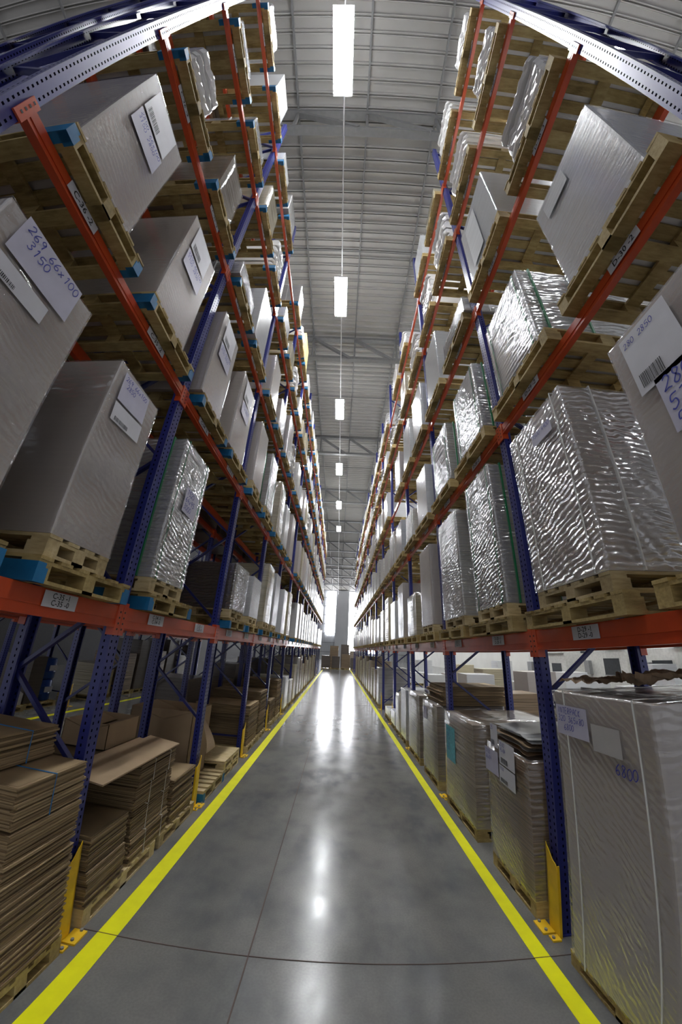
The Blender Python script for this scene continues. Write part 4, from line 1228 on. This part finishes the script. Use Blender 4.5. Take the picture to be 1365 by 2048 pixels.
# loads closing the aisle
for k, (x, y, z, w_, hh, kd) in enumerate([(-0.2, 41.2, 0.13, 0.9, 1.25, 'dark'), (-1.3, 41.4, 0.13, 1.0, 1.3, 'dark'), (0.95, 41.3, 0.13, 0.95, 1.5, 'brown'), (2.05, 41.2, 0.13, 1.0, 1.15, 'dark'), (-0.4, 42.6, 0.13, 1.0, 2.4, 'brown'), (0.9, 42.8, 0.13, 1.0, 2.6, 'dark'), (2.1, 42.7, 0.13, 1.1, 1.9, 'grey')]):
    pl = pallet(x + 0.5, y, 0, 1.0, 1, 'pallet under end-of-aisle load number %s' % NUM[k + 1], d_=1.0, h=0.13)
    make_load(x + 0.5, y, z, 0.9, hh, w_, kd, 1, '%s closing the aisle end, number %s' % (DESC[kd][1], NUM[k + 1]), False, k % 3)

# ------------------------------------------------------------------ packing area beyond rack D
rg = random.Random(5)
spots = [(5.2, 11.5), (6.8, 13.0), (5.0, 14.2), (8.4, 14.0), (6.4, 16.0), (9.9, 15.5), (9.0, 18.4), (6.0, 18.8), (8.0, 20.8), (10.6, 19.2), (5.4, 21.8), (7.2, 24), (9.6, 23.2), (5.2, 25.4), (11.8, 22), (8.6, 27), (12.3, 17.2), (11.5, 25.6), (6.4, 28.5), (10.5, 29.5), (7.8, 9.0), (10.4, 10.6), (12.2, 13.2), (10.2, 8.0), (6.0, 7.8)]
_ord = sorted(range(len(spots)), key=lambda i: spots[i][1])
TENS = NUM + ['seventeen', 'eighteen', 'nineteen', 'twenty', 'twenty-one', 'twenty-two', 'twenty-three', 'twenty-four', 'twenty-five', 'twenty-six', 'twenty-seven', 'twenty-eight', 'twenty-nine', 'thirty']
SPOT = {}
for i, (x, y) in enumerate(spots):
    SPOT[i] = '%s metres down, %s metres off rack D' % (TENS[int(round(y))], NUM[int(round(x - 3))])
    while list(SPOT.values()).count(SPOT[i]) > 1: SPOT[i] = 'the farther one ' + SPOT[i]
for k, (x, y) in enumerate(spots):
    kd = rg.choice(['white', 'white', 'carton', 'cream', 'brown', 'white'])
    hh = rg.uniform(0.55, 1.6)
    pallet(x, y, 0, 1.1, -1, 'pallet on the packing area floor, %s' % SPOT[k], h=0.13, d_=1.2)
    make_load(x, y, 0.13, 1.05, hh, 1.1, kd, -1, '%s in packing area, %s' % (DESC[kd][1], SPOT[k]), False, k % 3)
def machine(x, y, sx, sy, sz, label, win):
    t = thing('packing_machine', label, 'machine', (x, y, 0))
    link('cabinet', one_box('cabinet', M['machine'], 0, sx, 0, sy, 0, sz, 0.02), t)
    link('hood', one_box('hood', M['machine'], -0.15, sx * .6, 0.1, sy * .5, sz, sz + 0.35, 0.02), t)
    for (y0, y1, z0, z1) in win:
        link('window', one_box('window', M['machinedark'], -0.02, 0.0, y0, y1, z0, z1), t)
        link('window_frame', one_box('window_frame', M['steel'], -0.015, -0.001, y0 - .05, y1 + .05, z0 - .05, z0), t)
    link('control_box', one_box('control_box', M['steel'], -0.2, 0.0, sy * .85, sy * .98, sz * .45, sz * .75), t)
    return t
machine(13.6, 11.2, 2.2, 3.4, 2.3, 'pale machine with two dark windows in the packing area', [(0.4, 1.4, 1.0, 1.8), (1.9, 2.9, 1.0, 1.8)])
machine(14.0, 16.0, 2.0, 3.0, 2.4, 'pale machine beside the lit screen', [(0.5, 1.6, 1.1, 1.9)])
machine(13.4, 6.6, 2.4, 3.6, 2.4, 'broad pale machine at the outer end of the packing area', [(0.4, 1.5, 1.0, 1.7), (2.0, 3.1, 0.9, 1.9)])
machine(14.2, 21.2, 2.0, 4.4, 2.2, 'long pale machine far down the packing area', [(0.5, 1.5, 1.0, 1.6), (2.4, 3.6, 1.0, 1.6)])
t = thing('wall_screen', 'glowing blue-white screen on the packing area side wall', 'screen', (16.9, 26.7, 2.12))
link('panel', one_box('panel', M['screen'], -0.05, 0, -1.6, 1.6, -0.24, 0.24), t)
link('casing', one_box('casing', M['black'], -0.04, 0.06, -1.68, 1.68, -0.3, 0.3), t)
bm = bmesh.new(); add_box(bm, 16.9, 17.02, 22.6, 24.7, 0, 2.35)
struct('door_1', mesh('door', bm, M['machinedark']), 'dark doorway in the pale side wall')

# ------------------------------------------------------------------ next aisle, beyond rack C
def barrel(x, y, z, label, group=None):
    t = thing('blue_barrel', label, 'barrel', (x, y, z), 0, group)
    S = 0.6
    prof = [(0.0, 0), (0.27, 0), (0.29, 0.04), (0.29, 0.28), (0.3, 0.3), (0.29, 0.32), (0.29, 0.58), (0.3, 0.6), (0.29, 0.62), (0.28, 0.86), (0.26, 0.9), (0, 0.9)]
    bm = bmesh.new(); n = 20; prev = None
    for r, z2 in prof:
        z2 = z2 * S
        cur = [bm.verts.new((r * math.cos(2 * PI * k / n), r * math.sin(2 * PI * k / n), z2)) for k in range(n)] if r > 0 else [bm.verts.new((0, 0, z2))] * n
        if prev:
            for k in range(n):
                q = [prev[k], prev[(k + 1) % n], cur[(k + 1) % n], cur[k]]
                u = []
                for vv in q:
                    if vv not in u: u.append(vv)
                if len(u) > 2: bm.faces.new(u)
        prev = cur
    link('drum', mesh('drum', bm, M['barrel'], smooth=True), t)
    link('label_sheet', one_box('label_sheet', M['paper'], 0.285, 0.305, -0.13, 0.13, 0.22, 0.36), t)
    bm = bmesh.new(); add_tube(bm, [(0.12, 0, 0.54), (0.12, 0, 0.555)], 0.04, 10); link('cap', mesh('cap', bm, M['black']), t)
pallet(-7.72, 9.1, 0, 1.1, 1, 'pallet of blue drums across the next aisle', h=0.14)
barrel(-8.1, 9.35, 0.143, 'blue plastic drum with white label, lower one of the stacked pair')
barrel(-8.1, 9.35, 0.70, 'blue plastic drum with white label, upper one of the stacked pair')
make_load(-7.76, 8.78, 0.145, 0.46, 1.15, 0.9, 'dark', 1, 'dark wrapped block standing beside the blue drums', False, 1)
pallet(-7.62, 8.0, 0, 0.95, 1, 'pallet of white jugs across the next aisle', h=0.14)
def jug(x, y, label):
    t = thing('plastic_jug', label, 'jug', (x, y, 0.14))
    bm = bmesh.new()
    for (z0, z1, r0, r1) in ((0, 0.26, 0.11, 0.11), (0.26, 0.34, 0.11, 0.035)):
        a = [bm.verts.new((sx * r0, sy * r0, z0)) for sx, sy in ((-1, -1), (1, -1), (1, 1), (-1, 1))]
        b = [bm.verts.new((sx * r1, sy * r1, z1)) for sx, sy in ((-1, -1), (1, -1), (1, 1), (-1, 1))]
        for k in range(4): bm.faces.new((a[k], a[(k + 1) % 4], b[(k + 1) % 4], b[k]))
        bm.faces.new(b); bm.faces.new(a[::-1])
    link('container', mesh('container', bm, M['jug'], bevel=0.0), t)
    bm = bmesh.new(); add_tube(bm, [(0, 0, 0.34), (0, 0, 0.39)], 0.028, 8); link('cap', mesh('cap', bm, M['black']), t)
for k in range(4): jug(-7.78 - 0.02 * k, 7.66 + 0.23 * k, 'white plastic jug, number %s along the pallet edge' % NUM[k + 1])
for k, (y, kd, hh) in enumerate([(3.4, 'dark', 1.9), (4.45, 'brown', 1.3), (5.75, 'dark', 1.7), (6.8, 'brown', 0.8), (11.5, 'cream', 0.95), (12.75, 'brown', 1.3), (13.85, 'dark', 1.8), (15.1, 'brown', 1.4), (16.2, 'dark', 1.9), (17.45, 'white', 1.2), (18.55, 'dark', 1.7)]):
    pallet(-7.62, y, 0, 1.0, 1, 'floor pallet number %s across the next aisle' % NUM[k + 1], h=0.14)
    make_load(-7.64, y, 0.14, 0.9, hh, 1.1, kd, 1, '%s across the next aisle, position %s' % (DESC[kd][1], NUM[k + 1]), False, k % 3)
for bay in range(1, 7):
    for lev in (1, 2):
        for slot in (0, 1):
            kd = rng.choice(['dark', 'brown', 'carton'])
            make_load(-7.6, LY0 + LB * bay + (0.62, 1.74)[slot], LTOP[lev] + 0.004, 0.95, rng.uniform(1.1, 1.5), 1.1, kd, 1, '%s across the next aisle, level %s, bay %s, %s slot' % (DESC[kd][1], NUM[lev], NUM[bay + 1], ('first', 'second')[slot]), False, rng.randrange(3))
# floor loads under the back row of rack C
for k, (y, kd, hh) in enumerate([(8.1, 'dark', 1.3), (10.4, 'brown', 1.1), (11.5, 'dark', 1.5), (12.75, 'brown', 1.0), (15.1, 'dark', 1.6), (17.45, 'brown', 1.5)]):
    make_load(-3.1, y, 0.0, 1.0, hh, 1.0, kd, 1, '%s on the floor behind rack C, position %s' % (DESC[kd][1], NUM[k + 1]), False, k % 3)
